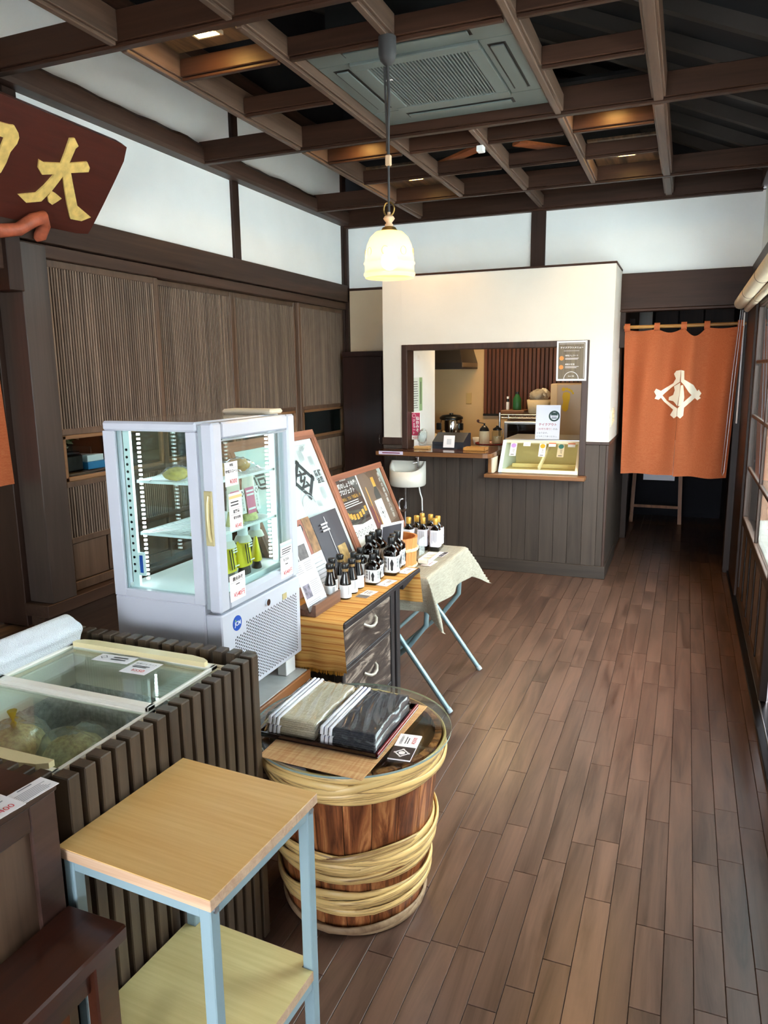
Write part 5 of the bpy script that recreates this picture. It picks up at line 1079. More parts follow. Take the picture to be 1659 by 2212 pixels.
# cash register drawer
plain('m_regblack', '#23262e', .35); 
rg = thing('cash_register', 'black wedge-shaped card register on the kitchen counter', 'register', (-1.75, 5.8, ZK))
part('body', MB().prism([(-1.885, 5.70, ZK), (-1.885, 5.92, ZK), (-1.885, 5.92, ZK+.115), (-1.885, 5.86, ZK+.12), (-1.885, 5.70, ZK+.055)], (.26, 0, 0)), 'm_regblack', rg); part('slot', MB().box(-1.87, -1.70, 5.694, 5.70, ZK+.028, ZK+.034), 'm_black', rg)
pq = PL((-1.79, 5.688, ZK+.012), (1, 0, 0), (0, .25, 1)); plain('m_grey_pale', '#c4c6cc', .6); card('notice_card', 'small white notice card leaning on the black register', pq, .092, .098, .0015, 'm_gloss_white', None, (('grey_square', lambda b, p: b.rect(p, .028, .066, .025, .07, .0005), 'm_grey_pale'),))
glass('m_tumbler', '#f4f8f8', 1.5, .03, haze=.12)
tu = thing('drinking_glass', 'tall clear tumbler with crumpled film on a wooden block', 'glass', (-1.955, 5.66, ZK+.022)); part('vessel', MB().lathe((-1.955, 5.66, ZK+.023), [(.026, 0), (.030, .01), (.038, .11)], 20, caps=False), 'm_tumbler', tu)
part('film', MB().grid(blob((-1.955, 5.66, ZK+.10), (.036, .036, .055), 21, .16), 22, 12), 'm_tumbler', tu)
wood('m_block', '#b98a4e', '#dcb57c', 'X', 12, .06, rough=.5)
solo('wooden_block', MB().box(-2.02, -1.895, 5.63, 5.70, ZK+.0005, ZK+.022, .002), 'm_block', 'small pale wooden block under the clear tumbler', 'block', (-1.955, 5.665, ZK))
wood('m_traywood', '#a5713a', '#c9954f', 'X', 10, .06, rough=.4)
ty = thing('coin_tray', 'shallow wooden coin tray on the counter beside the register', 'tray', (-1.50, 5.66, ZK)); part('base', MB().box(-1.60, -1.425, 5.60, 5.72, ZK+.0005, ZK+.008, .002), 'm_traywood', ty)
for a in ((-1.60, -1.425, 5.60, 5.607), (-1.60, -1.425, 5.713, 5.72), (-1.60, -1.593, 5.60, 5.72), (-1.432, -1.425, 5.60, 5.72)): part('rim', MB().box(*a, ZK+.008, ZK+.024, .001), 'm_traywood', ty)
# mini banner
plain('m_banner', '#b8345c', .6)
mb_ = thing('mini_banner', 'small crimson banner with white vertical writing beside the hatch frame', 'banner', (-2.03, 5.72, ZK)); part('pole', MB().tube([(-1.987, 5.70, ZK+.004), (-1.987, 5.70, 1.235)], .0028, 8).tube([(-2.062, 5.70, 1.232), (-1.985, 5.70, 1.232)], .0022, 6), 'm_white', mb_); part('base', MB().lathe((-1.987, 5.70, ZK+.0005), [(.026, 0), (.026, .006), (.006, .012)], 20), 'm_white', mb_)
part('flag', MB().grid(lambda i, j: (-2.060+.070*i, 5.698+.003*math.sin(6*j), 1.045+.185*j), 4, 10), 'm_banner', mb_); part('flag_foot', MB().grid(lambda i, j: (-2.060+.070*i, 5.698+.003*math.sin(6*j*0), 1.012+.034*j), 2, 2), 'm_white', mb_)
pb = PL((-2.060, 5.6935, 1.012), (1, 0, 0), (0, 0, 1)); b = MB(); b.text(pb, '仙台みそ', .050, .190, .031, .001, vertical=True, bold=.02); b.text(pb, 'ジェラート', .021, .168, .024, .001, vertical=True, bold=.02); b.ring(pb, .021, .195, .013, .0155, .001); part('lettering', b, 'm_white', mb_); b = MB(); b.text(pb, '太田屋', .035, .017, .019, .001); part('shop_name', b, 'm_red_ink', mb_)
plain('m_green_paper', '#9cc08e', .6); plain('m_pale_paper', '#dfe8df', .6)
for (y0, y1, m_, lab) in ((5.745, 5.90, 'm_pale_paper', 'pale printed sheet on the white kitchen partition'), (5.91, 5.985, 'm_green_paper', 'narrow green vertical notice on the white kitchen partition')):
    pp_ = PL((-2.0695, y0, 1.235), (0, 1, 0), (0, 0, 1)); w_ = y1-y0; card('wall_notice', lab, pp_, w_, .275, .001, m_, 'notices on the kitchen partition', (('lettering', (lambda b, p, w_=w_: b.vlines(p, w_*.3, w_*.7, .05, .24, 1, .5, .0006)) if w_ < .1 else (lambda b, p, w_=w_: b.lines(p, .02, w_-.02, .02, .25, 12, .25, .0006)), 'm_grey_d'),))
# rear counter with urn, cups, grinder, jar
wood('m_backcounter', '#5a3a28', '#7c563c', 'X', 8, .06, rough=.35)
bcn = thing('rear_worktop', 'brown worktop along the tan kitchen wall', 'worktop', (-2.2, 7.3, 0)); part('board', MB().box(-3.28, -1.68, 6.95, 7.58, .82, .85, .003), 'm_backcounter', bcn); part('cabinet', MB().box(-3.27, -1.69, 7.0, 7.57, 0.01, .82, .002), 'm_backcounter', bcn)
ur = thing('coffee_urn', 'polished steel urn with black lid and handles', 'urn', (-2.18, 7.2, .85)); part('body', MB().lathe((-2.18, 7.2, .851), [(.105, 0), (.115, .01), (.115, .22), (.108, .235)], 32), 'm_chrome', ur); part('lid', MB().lathe((-2.18, 7.2, 1.086), [(.118, 0), (.118, .02), (.09, .04), (.02, .046), (.02, .06)], 32), 'm_capblack', ur)
for s_ in (-1, 1): part('handle', MB().box(-2.18+s_*.118-.02, -2.18+s_*.118+.02, 7.13, 7.17, .98, 1.05, .006), 'm_capblack', ur)
part('tap', MB().tube([(-2.18, 7.085, .93), (-2.18, 7.05, .93)], .012, 10), 'm_chrome', ur)
plain('m_cream_c', '#d9c39c', .5)
sb_ = thing('serving_bowl', 'cream rounded bowl cover beside the urn', 'bowl', (-2.34, 7.05, .85)); part('shell', MB().lathe((-2.34, 7.05, .851), [(.07, 0), (.09, .02), (.085, .06), (.055, .095), (.012, .108)], 28), 'm_cream_c', sb_)
cu = thing('coffee_cup', 'white cup with curled handle near the register', 'cup', (-1.86, 7.0, .85)); part('body', MB().lathe((-1.86, 7.0, .851), [(.025, 0), (.03, .01), (.045, .075), (.042, .075), (.028, .012)], 24), 'm_porcelain', cu); part('handle', MB().tube([(-1.818, 7.0, .918), (-1.79, 7.0, .92), (-1.785, 7.0, .89), (-1.825, 7.0, .872)], .006, 8), 'm_porcelain', cu)
plain('m_redtray', '#7a1f22', .25, coat=.3)
rt = thing('round_tray', 'round red lacquer tray under the coffee grinder', 'tray', (-1.60, 6.55, .905)); part('disc', MB().lathe((-1.60, 6.55, .905), [(.13, 0), (.15, .004), (.155, .016), (.148, .016), (.14, .006)], 40), 'm_redtray', rt)
solo('prep_cabinet', MB().box(-1.76, -1.36, 6.42, 6.68, .007, .904, .004), 'm_backcounter', 'narrow brown prep cabinet under the round red tray', 'cabinet', (-1.56, 6.55, 0))
gr = thing('coffee_grinder', 'cream hand coffee grinder with black dome and crank', 'grinder', (-1.665, 6.52, .91)); G = (-1.665, 6.52, .912)
part('body', MB().lathe(G, [(.046, 0), (.048, .01), (.046, .11), (.044, .115)], 28), 'm_cream_c', gr); part('dome', MB().lathe((G[0], G[1], G[2]+.115), [(.045, 0), (.040, .02), (.02, .045), (.008, .05), (.008, .07)], 24), 'm_capblack', gr); c_ = part('crank', MB().tube([(G[0], G[1], G[2]+.182), (G[0]-.055, G[1], G[2]+.19)], .004, 8), 'm_capblack', gr); part('knob', MB().lathe((G[0]-.058, G[1], G[2]+.19), [(.006, 0), (.013, .01), (.013, .02), (.004, .028)], 14), 'm_redwood', c_)
glass('m_jar', '#eef2ec', 1.2, .02)
jr = thing('glass_jar', 'lidded clear jar of pale powder beside the grinder', 'jar', (-1.56, 6.58, .91)); part('jar', MB().lathe((-1.56, 6.58, .912), [(.046, 0), (.05, .01), (.05, .10), (.036, .12)], 24), 'm_jar', jr); part('contents', MB().lathe((-1.56, 6.58, .916), [(.043, 0), (.045, .005), (.045, .06)], 20), 'm_cream_c', jr); part('lid', MB().lathe((-1.56, 6.58, 1.032), [(.040, 0), (.042, .012), (.012, .03), (.012, .04)], 20), 'm_steel_dark', jr); part('clasp', MB().tube([(-1.52, 6.57, 1.0), (-1.50, 6.56, 1.03), (-1.515, 6.56, 1.05)], .003, 6), 'm_wire', jr)
# rack, microwave, basket
rk = thing('wire_rack', 'chrome wire rack holding the microwave', 'rack', (-1.4, 7.1, 0))
for x in (-1.62, -1.18):
    for y in (6.92, 7.30): part('post', MB().tube([(x, y, 0), (x, y, 1.17)], .011, 10), 'm_chrome', rk)
for z in (.84, 1.15):
    s = MB().tube([(-1.62, 6.92, z), (-1.18, 6.92, z)], .005, 6).tube([(-1.62, 7.30, z), (-1.18, 7.30, z)], .005, 6).tube([(-1.62, 6.92, z-.03), (-1.18, 6.92, z-.03)], .004, 6)
    s.tube([(-1.62+.02*k, 6.92, z-.03*(k % 2)) for k in range(23)], .003, 5)
    for k in range(12): s.tube([(-1.60+.037*k, 6.92, z), (-1.60+.037*k, 7.30, z)], .003, 5)
    part('wire_shelf', s, 'm_chrome', rk)
mw = thing('microwave', 'silver microwave oven with dark glass door on the wire rack', 'microwave', (-1.36, 7.1, .845)); part('body', MB().box(-1.58, -1.16, 6.93, 7.28, .848, 1.09, .006), 'm_metal', mw); dd = part('door', MB().box(-1.575, -1.25, 6.915, 6.93, .853, 1.085, .004), 'm_metal', mw); plain('m_dkglass', '#0c0d10', .08, coat=.5); part('window', MB().box(-1.545, -1.28, 6.912, 6.916, .88, 1.065, .002), 'm_dkglass', dd)
wbx = solo('wooden_crate', MB().box(-1.62, -1.40, 6.95, 7.2, 1.1575, 1.19, .003), 'm_ledge', 'brown wooden tray board on top of the wire rack', 'board', (-1.5, 7.07, 1.157))
plain('m_green', '#1f5a2c', .4); plain('m_linen_bag', '#c8b896', .9, mottle=.1)
gb_ = thing('green_bottle', 'dark green bottle on the rack top board', 'bottle', (-1.485, 7.05, 1.19)); part('body', MB().lathe((-1.485, 7.05, 1.191), [(.038, 0), (.042, .01), (.04, .10), (.02, .135), (.016, .15)], 20), 'm_green', gb_); part('cap', MB().lathe((-1.485, 7.05, 1.34), [(.018, 0), (.018, .02)], 16), 'm_capblack', gb_)
wb_ = thing('white_bottle', 'slim white bottle with dark cap beside the green bottle', 'bottle', (-1.57, 7.03, 1.19)); part('body', MB().lathe((-1.57, 7.03, 1.191), [(.014, 0), (.015, .005), (.015, .075)], 16), 'm_white', wb_); part('cap', MB().lathe((-1.57, 7.03, 1.266), [(.013, 0), (.013, .03)], 14), 'm_capblack', wb_); part('top_cap', MB().lathe((-1.57, 7.03, 1.296), [(.012, 0), (.012, .02)], 14), 'm_white', wb_)
bk_ = thing('fabric_basket', 'pale basket heaped with folded cloth on the wire rack', 'basket', (-1.28, 7.08, 1.155)); part('basket', MB().lathe((-1.28, 7.08, 1.157), [(.085, 0), (.095, .01), (.11, .13), (.105, .13), (.09, .012)], 28, [4]*5), 'm_linen_bag', bk_)
part('cloth', MB().grid(blob((-1.29, 7.08, 1.315), (.085, .085, .06), 31, .14), 26, 14), 'm_linen', bk_); part('cloth', MB().grid(blob((-1.24, 7.10, 1.335), (.05, .06, .05), 33, .14), 22, 12), 'm_pouch_clear', bk_)
# kitchen refrigerator
plain('m_kfridge', '#b9a58c', .35, coat=.2); plain('m_foot', '#d8b81f', .5)
kf = thing('kitchen_refrigerator', 'beige upright refrigerator behind the hatch with foot sticker', 'refrigerator', (-.9, 7.25, 0)); part('body', MB().box(-1.165, -.60, 7.03, 7.57, .02, 1.435, .008), 'm_kfridge', kf); kd = part('door', MB().box(-1.105, -.60, 6.985, 7.03, .04, 1.432, .008), 'm_kfridge', kf); part('side_trim', MB().box(-1.165, -1.105, 7.0, 7.03, .04, 1.432, .004), 'm_cream_c', kf)
pk = PL((0, 6.984, 0), (1, 0, 0), (0, 0, 1)); b = MB(); fo = [(-1.045, 1.19), (-1.02, 1.18), (-1.0, 1.20), (-.995, 1.25), (-.985, 1.30), (-.985, 1.345), (-1.01, 1.36), (-1.045, 1.355), (-1.055, 1.32), (-1.045, 1.27), (-1.055, 1.22)]
b.poly(pk, fo, .001)
for (u, v, r_) in ((-1.045, 1.383, .018), (-1.015, 1.386, .013), (-.992, 1.378, .012), (-.972, 1.366, .011), (-.960, 1.348, .010)): b.disc(pk, u, v, r_, .001, 14)
part('foot_sticker', b, 'm_foot', kd, 'yellow foot-shaped sticker'); b = MB(); b.lines(pk, -.86, -.80, 1.35, 1.385, 3, .5, .001); part('small_sticker', b, 'm_ink', kd)
# range hood
plain('m_hood', '#2e2a27', .35, metal=.5); plain('m_hood_lit', '#8a7458', .4, metal=.4)  # lighter hood tone: the light on its side put into the colour
hd_ = thing('range_hood', 'black and steel extractor hood on the tan kitchen wall', 'hood', (-2.35, 7.3, 1.6)); part('canopy', MB().add([(-2.75, 7.0, 1.58), (-2.02, 7.0, 1.58), (-2.02, 7.595, 1.58), (-2.75, 7.595, 1.58), (-2.75, 7.0, 1.64), (-2.02, 7.0, 1.64), (-2.02, 7.595, 1.64), (-2.75, 7.595, 1.64), (-2.62, 7.25, 2.05), (-2.15, 7.25, 2.05), (-2.15, 7.595, 2.05), (-2.62, 7.595, 2.05)], [(0, 1, 2, 3), (0, 1, 5, 4), (1, 2, 6, 5), (2, 3, 7, 6), (3, 0, 4, 7), (4, 5, 9, 8), (5, 6, 10, 9), (6, 7, 11, 10), (7, 4, 8, 11), (8, 9, 10, 11)]), 'm_hood', hd_); part('duct', MB().box(-2.62, -2.15, 7.25, 7.59, 2.05, 2.248, .002), 'm_hood', hd_); part('hood_lit_side', MB().prism([(-2.018, 7.02, 1.60), (-2.018, 7.58, 1.60), (-2.018, 7.58, 1.64), (-2.018, 7.02, 1.64)], (.003, 0, 0)), 'm_hood_lit', hd_)
emission('m_tubelamp', '#fff0c8', 12.0)
kl = thing('kitchen_striplight', 'small lit strip lamp under the extractor hood', 'lamp', (-2.36, 6.9, 1.5)); part('housing', MB().box(-2.46, -2.30, 6.96, 7.0, 1.545, 1.575, .003), 'm_white', kl); part('tube', MB().box(-2.455, -2.305, 6.952, 6.962, 1.546, 1.562, .002), 'm_tubelamp', kl)
def lamp(kind, name, loc, power, col, **kw):
    l = bpy.data.lights.new(name, kind); l.energy = power; l.color = rgb(col)[:3]
    for k, v in kw.items(): setattr(l, k, v)
    o = bpy.data.objects.new(name, l); COL.objects.link(o); o.location = loc; return o
kcl = thing('kitchen_fill_lamp', 'flat warm lamp panel added out of view to light the kitchen', 'lamp', (-1.6, 6.7, 2.2)); part('housing', MB().box(-1.9, -1.3, 6.6, 6.8, 2.215, 2.249, .004), 'm_white', kcl); emission('m_kitchen_fill', '#ffdca8', 5.0); part('diffuser', MB().box(-1.88, -1.32, 6.62, 6.78, 2.205, 2.215), 'm_kitchen_fill', kcl)  # unseen lamp panel added to brighten the kitchen
o = lamp('AREA', 'kitchen_fill_light', (-1.6, 6.7, 2.195), 4, '#ffd8a0', shape='RECTANGLE', size=.55, size_y=.15)  # area light that goes with the added kitchen panel
plain('m_socket', '#c9a86a', .5)
solo('wall_socket', MB().box(-2.14, -2.08, 7.59, 7.60, 1.22, 1.335, .003), 'm_socket', 'tan cover plate on the kitchen wall above the urn', 'socket', (-2.11, 7.6, 1.28))
# gelato display freezer
plain('m_gel_body', '#efe6c8', .35); plain('m_gel_in', '#d9c690', .5); plain('m_gel_blue', '#cfe3ee', .4); glass('m_gel_glass', '#f7f8f2', .8)
gz = thing('gelato_freezer', 'white sloped-glass gelato display freezer set into the hatch', 'freezer', (-1.03, 5.8, .6))
gx0, gx1 = -1.318, -.716
part('cabinet', MB().box(gx0, gx1, YK+.11, 6.30, .10, .79, .004), 'm_gel_body', gz)
gl = PL((gx0, 5.60, .787), (1, 0, 0), (0, .17, .235)); gw, gh = gx1-gx0, .288
def gbar(a, b_, c_, d_, m_='m_gel_body'):
    n_ = Vector(gl(0, 0, 1))-Vector(gl(0, 0, 0)); part('glass_frame', MB().prism([gl(a, c_), gl(b_, c_), gl(b_, d_), gl(a, d_)], n_*-.014), m_, gz)
gbar(0, .028, 0, gh, 'm_gel_blue'); gbar(.028, gw, 0, .030); gbar(gw-.022, gw, .03, gh); gbar(.028, gw, gh-.022, gh)
part('front_glass', MB().prism([gl(.028, .03, -.004), gl(gw-.022, .03, -.004), gl(gw-.022, gh-.022, -.004), gl(.028, gh-.022, -.004)], (0, .003, 0)), 'm_gel_glass', gz)
part('top_lid', MB().box(gx0+.01, gx1, 5.775, 6.25, 1.013, 1.03, .003), 'm_metal', gz); part('side_cheek', MB().prism([(gx0, 5.61, .79), (gx0, 6.25, .79), (gx0, 6.25, 1.012), (gx0, 5.775, 1.012)], (.012, 0, 0)), 'm_gel_blue', gz); part('side_cheek', MB().prism([(gx1-.012, 5.61, .79), (gx1-.012, 6.25, .79), (gx1-.012, 6.25, 1.012), (gx1-.012, 5.775, 1.012)], (.012, 0, 0)), 'm_gel_body', gz)
part('inner_wall', MB().box(gx0+.012, gx1-.012, 6.2, 6.24, .79, 1.01).box(gx0+.012, gx1-.012, 5.75, 6.24, .785, .792), 'm_gel_in', gz); part('divider', MB().prism([(-1.03, 5.70, .795), (-1.015, 5.70, .795), (-.985, 6.19, .995), (-1.0, 6.19, .995)], (0, 0, .03)), 'm_gel_body', gz); part('inner_rail', MB().box(gx0+.06, gx1-.05, 5.83, 5.85, .80, .83, .002), 'm_gel_in', gz)
emission('m_gel_led', '#fff3cc', 6.0); part('inner_lamp', MB().box(gx0+.04, gx1-.04, 5.80, 5.815, 1.0, 1.008), 'm_gel_led', gz)
plain('m_tag_p', '#b78fd6', .5); plain('m_tag_y', '#e0a930', .5); plain('m_tag_g', '#2c6e66', .5)
for (u, dm_, lab, sm_) in ((.09, 'm_tag_p', 'flavour tag with purple disc on the gelato freezer glass', 'm_white'), (.315, 'm_tag_y', 'flavour tag with yellow disc on the gelato freezer glass', 'm_white'), (.455, 'm_tag_g', 'beige flavour tag with green disc on the gelato freezer glass', 'm_linen_bag')):
    g2 = PL(gl(u-.024, .145, .002), (1, 0, 0), (0, .17, .235)); card('flavour_tag', lab, g2, .05, .115, .001, sm_, 'flavour tags on the gelato glass', (('disc', lambda b, p: b.disc(p, .025, .092, .020, .0006, 20), dm_), ('lettering', lambda b, p: (b.vlines(p, .022, .036, .028, .066, 2, .35, .0006), b.lines(p, .01, .04, .006, .018, 1, .5, .0006)), 'm_grey_d')))
plain('m_tag_o', '#d9774a', .5)
for (u, lab) in ((.19, 'blank white shelf strip between the purple and yellow tags'), (.385, 'small orange-edged strip between the yellow and green tags'), (.53, 'small orange-edged strip at the far side of the green tag')):
    g2 = PL(gl(u-.025, .235, .002), (1, 0, 0), (0, .17, .235)); card('shelf_strip', lab, g2, .055, .034, .001, 'm_white', 'small strips on the gelato glass', (('edge', lambda b, p, u=u: b.rect(p, 0, .055, .024, .034, .0005) if u > .3 else b.lines(p, .01, .04, .012, .02, 1, .3), 'm_tag_o' if u > .3 else 'm_grey_ink'),))
# take-out notice on the freezer
pt = PL((-1.075, 5.80, 1.0305), (1, 0, 0), (0, .12, 1)); plain('m_notice', '#dadbe6', .35)
plain('m_maroon', '#a1304a', .6); plain('m_darkgreen', '#1f3a38', .5)
tn = card('takeout_notice', 'white take-out notice in clear sleeve standing on the gelato freezer', pt, .186, .262, .003, 'm_notice', None, (('heading', lambda b, p: (b.text(p, 'テイクアウト', .093, .112, .0235, bold=.02), b.text(p, '（お持ち帰り）', .072, .078, .0185)), 'm_maroon'), ('lettering', lambda b, p: (b.text(p, 'のみ', .152, .078, .0185), b.text(p, 'となります。', .012, .047, .0165, align='L'), b.text(p, 'どうぞご了承ください。', .012, .020, .0155, align='L')), 'm_grey_d'), ('stamp', lambda b, p: (b.ring(p, .140, .178, .030, .042, .0006), b.rect(p, .115, .165, .182, .205, .0006), b.lines(p, .12, .16, .155, .175, 2, .5, .0006, 0.)), 'm_darkgreen')))
# menu board
pm = PL((-.893, 5.596, 1.478), (1, 0, 0), (0, -.02, 1)); wood('m_menu', '#4c4133', '#7a6a52', 'Z', 10, .05, rough=.4); plain('m_menu_gold', '#c8813a', .5)
card('menu_board', 'white-framed brown take-out menu hanging at the hatch corner', pm, .214, .284, .008, 'm_white', None, (('panel', lambda b, p: b.rect(p, .012, .202, .013, .272, .0004), 'm_menu'), ('lettering', lambda b, p: (b.text(p, 'テイクアウトメニュー', .107, .237, .0165, .001, bold=.01), b.rect(p, .05, .16, .213, .2145, .001), b.text(p, '味噌ジェラート', .062, .180, .0135, .001, align='L'), b.lines(p, .062, .175, .150, .166, 2, .3, .001), b.text(p, '美穀の甘酒', .062, .118, .0135, .001, align='L'), b.lines(p, .062, .165, .090, .106, 2, .3, .001), b.ring(p, .107, .013, .050, .053, .001, a0=0, a1=PI), b.text(p, 'Since 1845', .107, .034, .010, .001), b.rect(p, .018, .196, .263, .2645, .001), b.rect(p, .194, .1955, .02, .263, .001)), 'm_card'), ('badge', lambda b, p: (b.disc(p, .036, .162, .017, .001, 8), b.disc(p, .034, .098, .017, .001, 8)), 'm_menu_gold')))
# switch plates on the booth side
for (y, z, lab) in ((5.70, 1.20, 'cream switch plate low on the booth side wall'), (5.83, 1.215, 'cream switch plate farther along the booth side wall')):
    s = thing('switch_plate', lab, 'switch', (KX1, y, z), group='switch plates on the booth side'); part('plate', MB().box(KX1, KX1+.008, y-.05, y+.05, z-.06, z+.06, .003), 'm_beigepanel', s)
    for k in range(3): part('rocker', MB().box(KX1+.008, KX1+.012, y-.035, y+.035, z-.045+.032*k, z-.02+.032*k, .002), 'm_cream', s)
# tall dark cupboard beside the booth
wood('m_cup', '#160c0a', '#2c1713', 'Z', 8, .05, rough=.3)
cp = thing('tall_cupboard', 'tall dark cupboard with two plain doors between lattice wall and booth', 'cupboard', (-2.56, 6.08, 0)); part('carcass', MB().box(-2.80, -2.285, 5.99, 6.155, 0, 1.735, .002), 'm_cup', cp); part('top_rail', MB().box(-2.80, -2.285, 5.965, 5.99, 1.695, 1.735, .002), 'm_cup', cp)
for (a, b_, hx) in ((-2.797, -2.43, -2.45), (-2.426, -2.287, -2.405)):
    dd = part('door', MB().box(a, b_, 5.968, 5.989, .03, 1.692, .003), 'm_cup', cp); part('handle', MB().tube([(hx, 5.967, .945), (hx, 5.950, .955), (hx, 5.946, .985), (hx, 5.950, 1.015), (hx, 5.967, 1.025)], .004, 8), 'm_chrome', dd)

# ================================================================ orange doorway curtain
weave('m_noren', '#b85f3a', '#ca764e', (320, 320, 320), transl=.25); plain('m_noren_white', '#efe6d2', .85); wood('m_bamboorod', '#7a5428', '#b98a48', 'X', 10, .06, rough=.4)
def ny(x, z):
    h = max(0, min(1, (1.86-z)/1.1)); f_ = (x+.466)/.82
    return 6.115+.044*math.sin(6.3*f_+.4)*(.4+.6*h)+.050*math.sin(19*f_+1.5*h)*(.3+.7*(1-abs(2*h-.9)))-.012*math.exp(-((x-.03)/.035)**2)*(1-h*.5)-.26*max(0, x-.06)-.014*math.exp(-((x+.20)/.05)**2)*(1-h*.4)
LOOPS = (-.455, -.234, -.045, .114, .345)
def topz(x):
    z = 1.852
    for a, b_, sg in ((-.455, -.234, .010), (-.234, -.045, .028), (-.045, .114, .060), (.114, .345, .012)):
        if a <= x <= b_: z -= sg*math.sin(PI*(x-a)/(b_-a))**1.2
    return z
nr = thing('noren_curtain', 'orange split doorway curtain with white diamond crest beside the kitchen', 'curtain', (-.05, 6.115, .74))
SLX = -.046
def half(x0t, x1t, x0b, x1b, sh):
    def fn(i, j):
        xt = x0t+(x1t-x0t)*i; xb = x0b+(x1b-x0b)*i; zt = topz(xt); z = zt+(.741-zt)*j-(.004*math.sin(9*i+2) if j > .97 else 0); x = xt+(xb-xt)*j; return (x, ny(x, z)+sh*j, z)
    return fn
part('cloth_panel', MB().grid(half(-.466, SLX, -.451, -.063, 0), 44, 44), 'm_noren', nr); part('cloth_panel', MB().grid(half(SLX, .354, -.061, .312, -.004), 44, 44), 'm_noren', nr)
for x in LOOPS:
    xx = max(-.448, min(.338, x)); part('loop', MB().grid(lambda i, j, xx=xx: (xx-.020+.040*i, 6.112-.019*math.cos(2*PI*j)-.0*j, 1.878+.021*math.sin(2*PI*j)-(.018 if abs(j-.75) < .2 else 0)), 2, 20), 'm_noren', nr)
def conform(pts):
    bm = bmesh.new(); vs = [bm.verts.new((u, 0, v)) for u, v in pts]
    for a_, b_, c_ in tessellate_polygon([[Vector((u, v, 0)) for u, v in pts]]): bm.faces.new((vs[a_], vs[b_], vs[c_]))
    for _ in range(3):
        bmesh.ops.subdivide_edges(bm, edges=[e for e in bm.edges if e.calc_length() > .012], cuts=1); bmesh.ops.triangulate(bm, faces=bm.faces[:])
    bm.verts.index_update(); V = [(v.co.x, ny(v.co.x, v.co.z)-.0075, v.co.z) for v in bm.verts]; F = [tuple(v.index for v in f_.verts) for f_ in bm.faces]; bm.free(); return V, F
EL = [(-.048, 1.545), (-.0805, 1.5397), (-.0956, 1.5167), (-.0794, 1.4819), (-.0972, 1.4472), (-.1826, 1.3892), (-.217, 1.4069), (-.2304, 1.3834), (-.2143, 1.354), (-.2242, 1.3304), (-.1957, 1.321), (-.1798, 1.3363), (-.1559, 1.3069), (-.086, 1.2485), (-.1059, 1.207), (-.0768, 1.1837), (-.0577, 1.2016), (-.0578, 1.2604), (-.1339, 1.3129), (-.1696, 1.354), (-.1538, 1.3715), (-.0959, 1.4239), (-.05, 1.4584)]
ER = [(-.046, 1.545), (-.0238, 1.539), (-.0201, 1.4756), (.0452, 1.4348), (.075, 1.3886), (.0851, 1.4001), (.1051, 1.3712), (.0915, 1.3482), (.103, 1.3366), (.0793, 1.3192), (.062, 1.3366), (-.01, 1.2665), (-.0121, 1.2079), (-.0327, 1.1842), (-.0547, 1.2016), (-.0548, 1.2604), (-.023, 1.3015), (.0368, 1.3597), (.0158, 1.3829), (-.0199, 1.4352), (-.043, 1.4584)]
CL = [(-.0904, 1.4239), (-.047, 1.4526), (-.046, 1.4121), (-.048, 1.3656), (-.0588, 1.278), (-.0779, 1.3013), (-.0896, 1.313), (-.1232, 1.3188), (-.1222, 1.3422), (-.0923, 1.3598), (-.0832, 1.3948)]
CR = [(-.0424, 1.4321), (-.0253, 1.4352), (-.0165, 1.3772), (-.0123, 1.3423), (-.0175, 1.3015), (-.0436, 1.278), (-.054, 1.278), (-.0466, 1.3656)]
for e in (EL, ER, CL, CR): part('crest', MB().add(*conform(e)), 'm_noren_white', nr)
hem = MB()
solo('curtain_rod', MB().tube([(-.475, 6.112, 1.872), (-.1, 6.112, 1.871), (.375, 6.112, 1.873)], .013, 12), 'm_bamboorod', 'bamboo rod holding the orange curtain across the doorway', 'rod', (-.05, 6.112, 1.872))
# easel stand behind the curtain
wood('m_easel', '#6a3f20', '#945e34', 'Z', 8, .06, rough=.45); ea = thing('sign_easel', 'wooden easel frame standing behind the orange curtain', 'easel', (-.22, 7.95, 0))
for x in (-.46, .01): part('leg', MB().prism([(x-.018, 7.94, 0), (x+.018, 7.94, 0), (x+.018+(.04 if x < -.2 else -.04), 8.04, 1.3), (x-.018+(.04 if x < -.2 else -.04), 8.04, 1.3)], (0, .03, 0)), 'm_easel', ea)
part('rung', MB().box(-.45, .0, 7.955, 7.975, .155, .185, .003), 'm_easel', ea); solo('paper_sheet', MB().box(-.36, -.06, 7.985, 7.987, .44, .85), 'm_notice', 'pale paper sheet hanging on the easel below the curtain', 'paper', (-.2, 7.986, .44))
tag(solo('blind_chain', MB().tube([(.325, 5.98, 1.96), (.30, 5.975, 1.5), (.275, 5.97, .80), (.283, 5.985, .77), (.292, 5.99, .80), (.318, 5.985, 1.5), (.338, 5.985, 1.96)], .0018, 6), 'm_wire', 'beaded pull chain hanging beside the orange curtain', 'chain', (.3, 5.98, .77)))
plain('m_blind', '#d9cdb6', .7, mottle=.05); plain('m_blind_band', '#4a4038', .6)
rb = thing('roller_blind', 'rolled cream blinds mounted high along the glazed doors', 'blind', (.33, 5.0, 1.95)); part('roll', MB().tube([(.325, 2.2, 2.015), (.325, 6.09, 2.015)], .042, 20), 'm_blind', rb); part('roll', MB().tube([(.372, 2.2, 1.972), (.372, 6.08, 1.972)], .022, 16), 'm_blind', rb)
for y in (4.3, 5.2): part('band', MB().tube([(.325, y, 2.015), (.325, y+.006, 2.015)], .0435, 20).tube([(.372, y, 1.972), (.372, y+.006, 1.972)], .0235, 16), 'm_blind_band', rb)
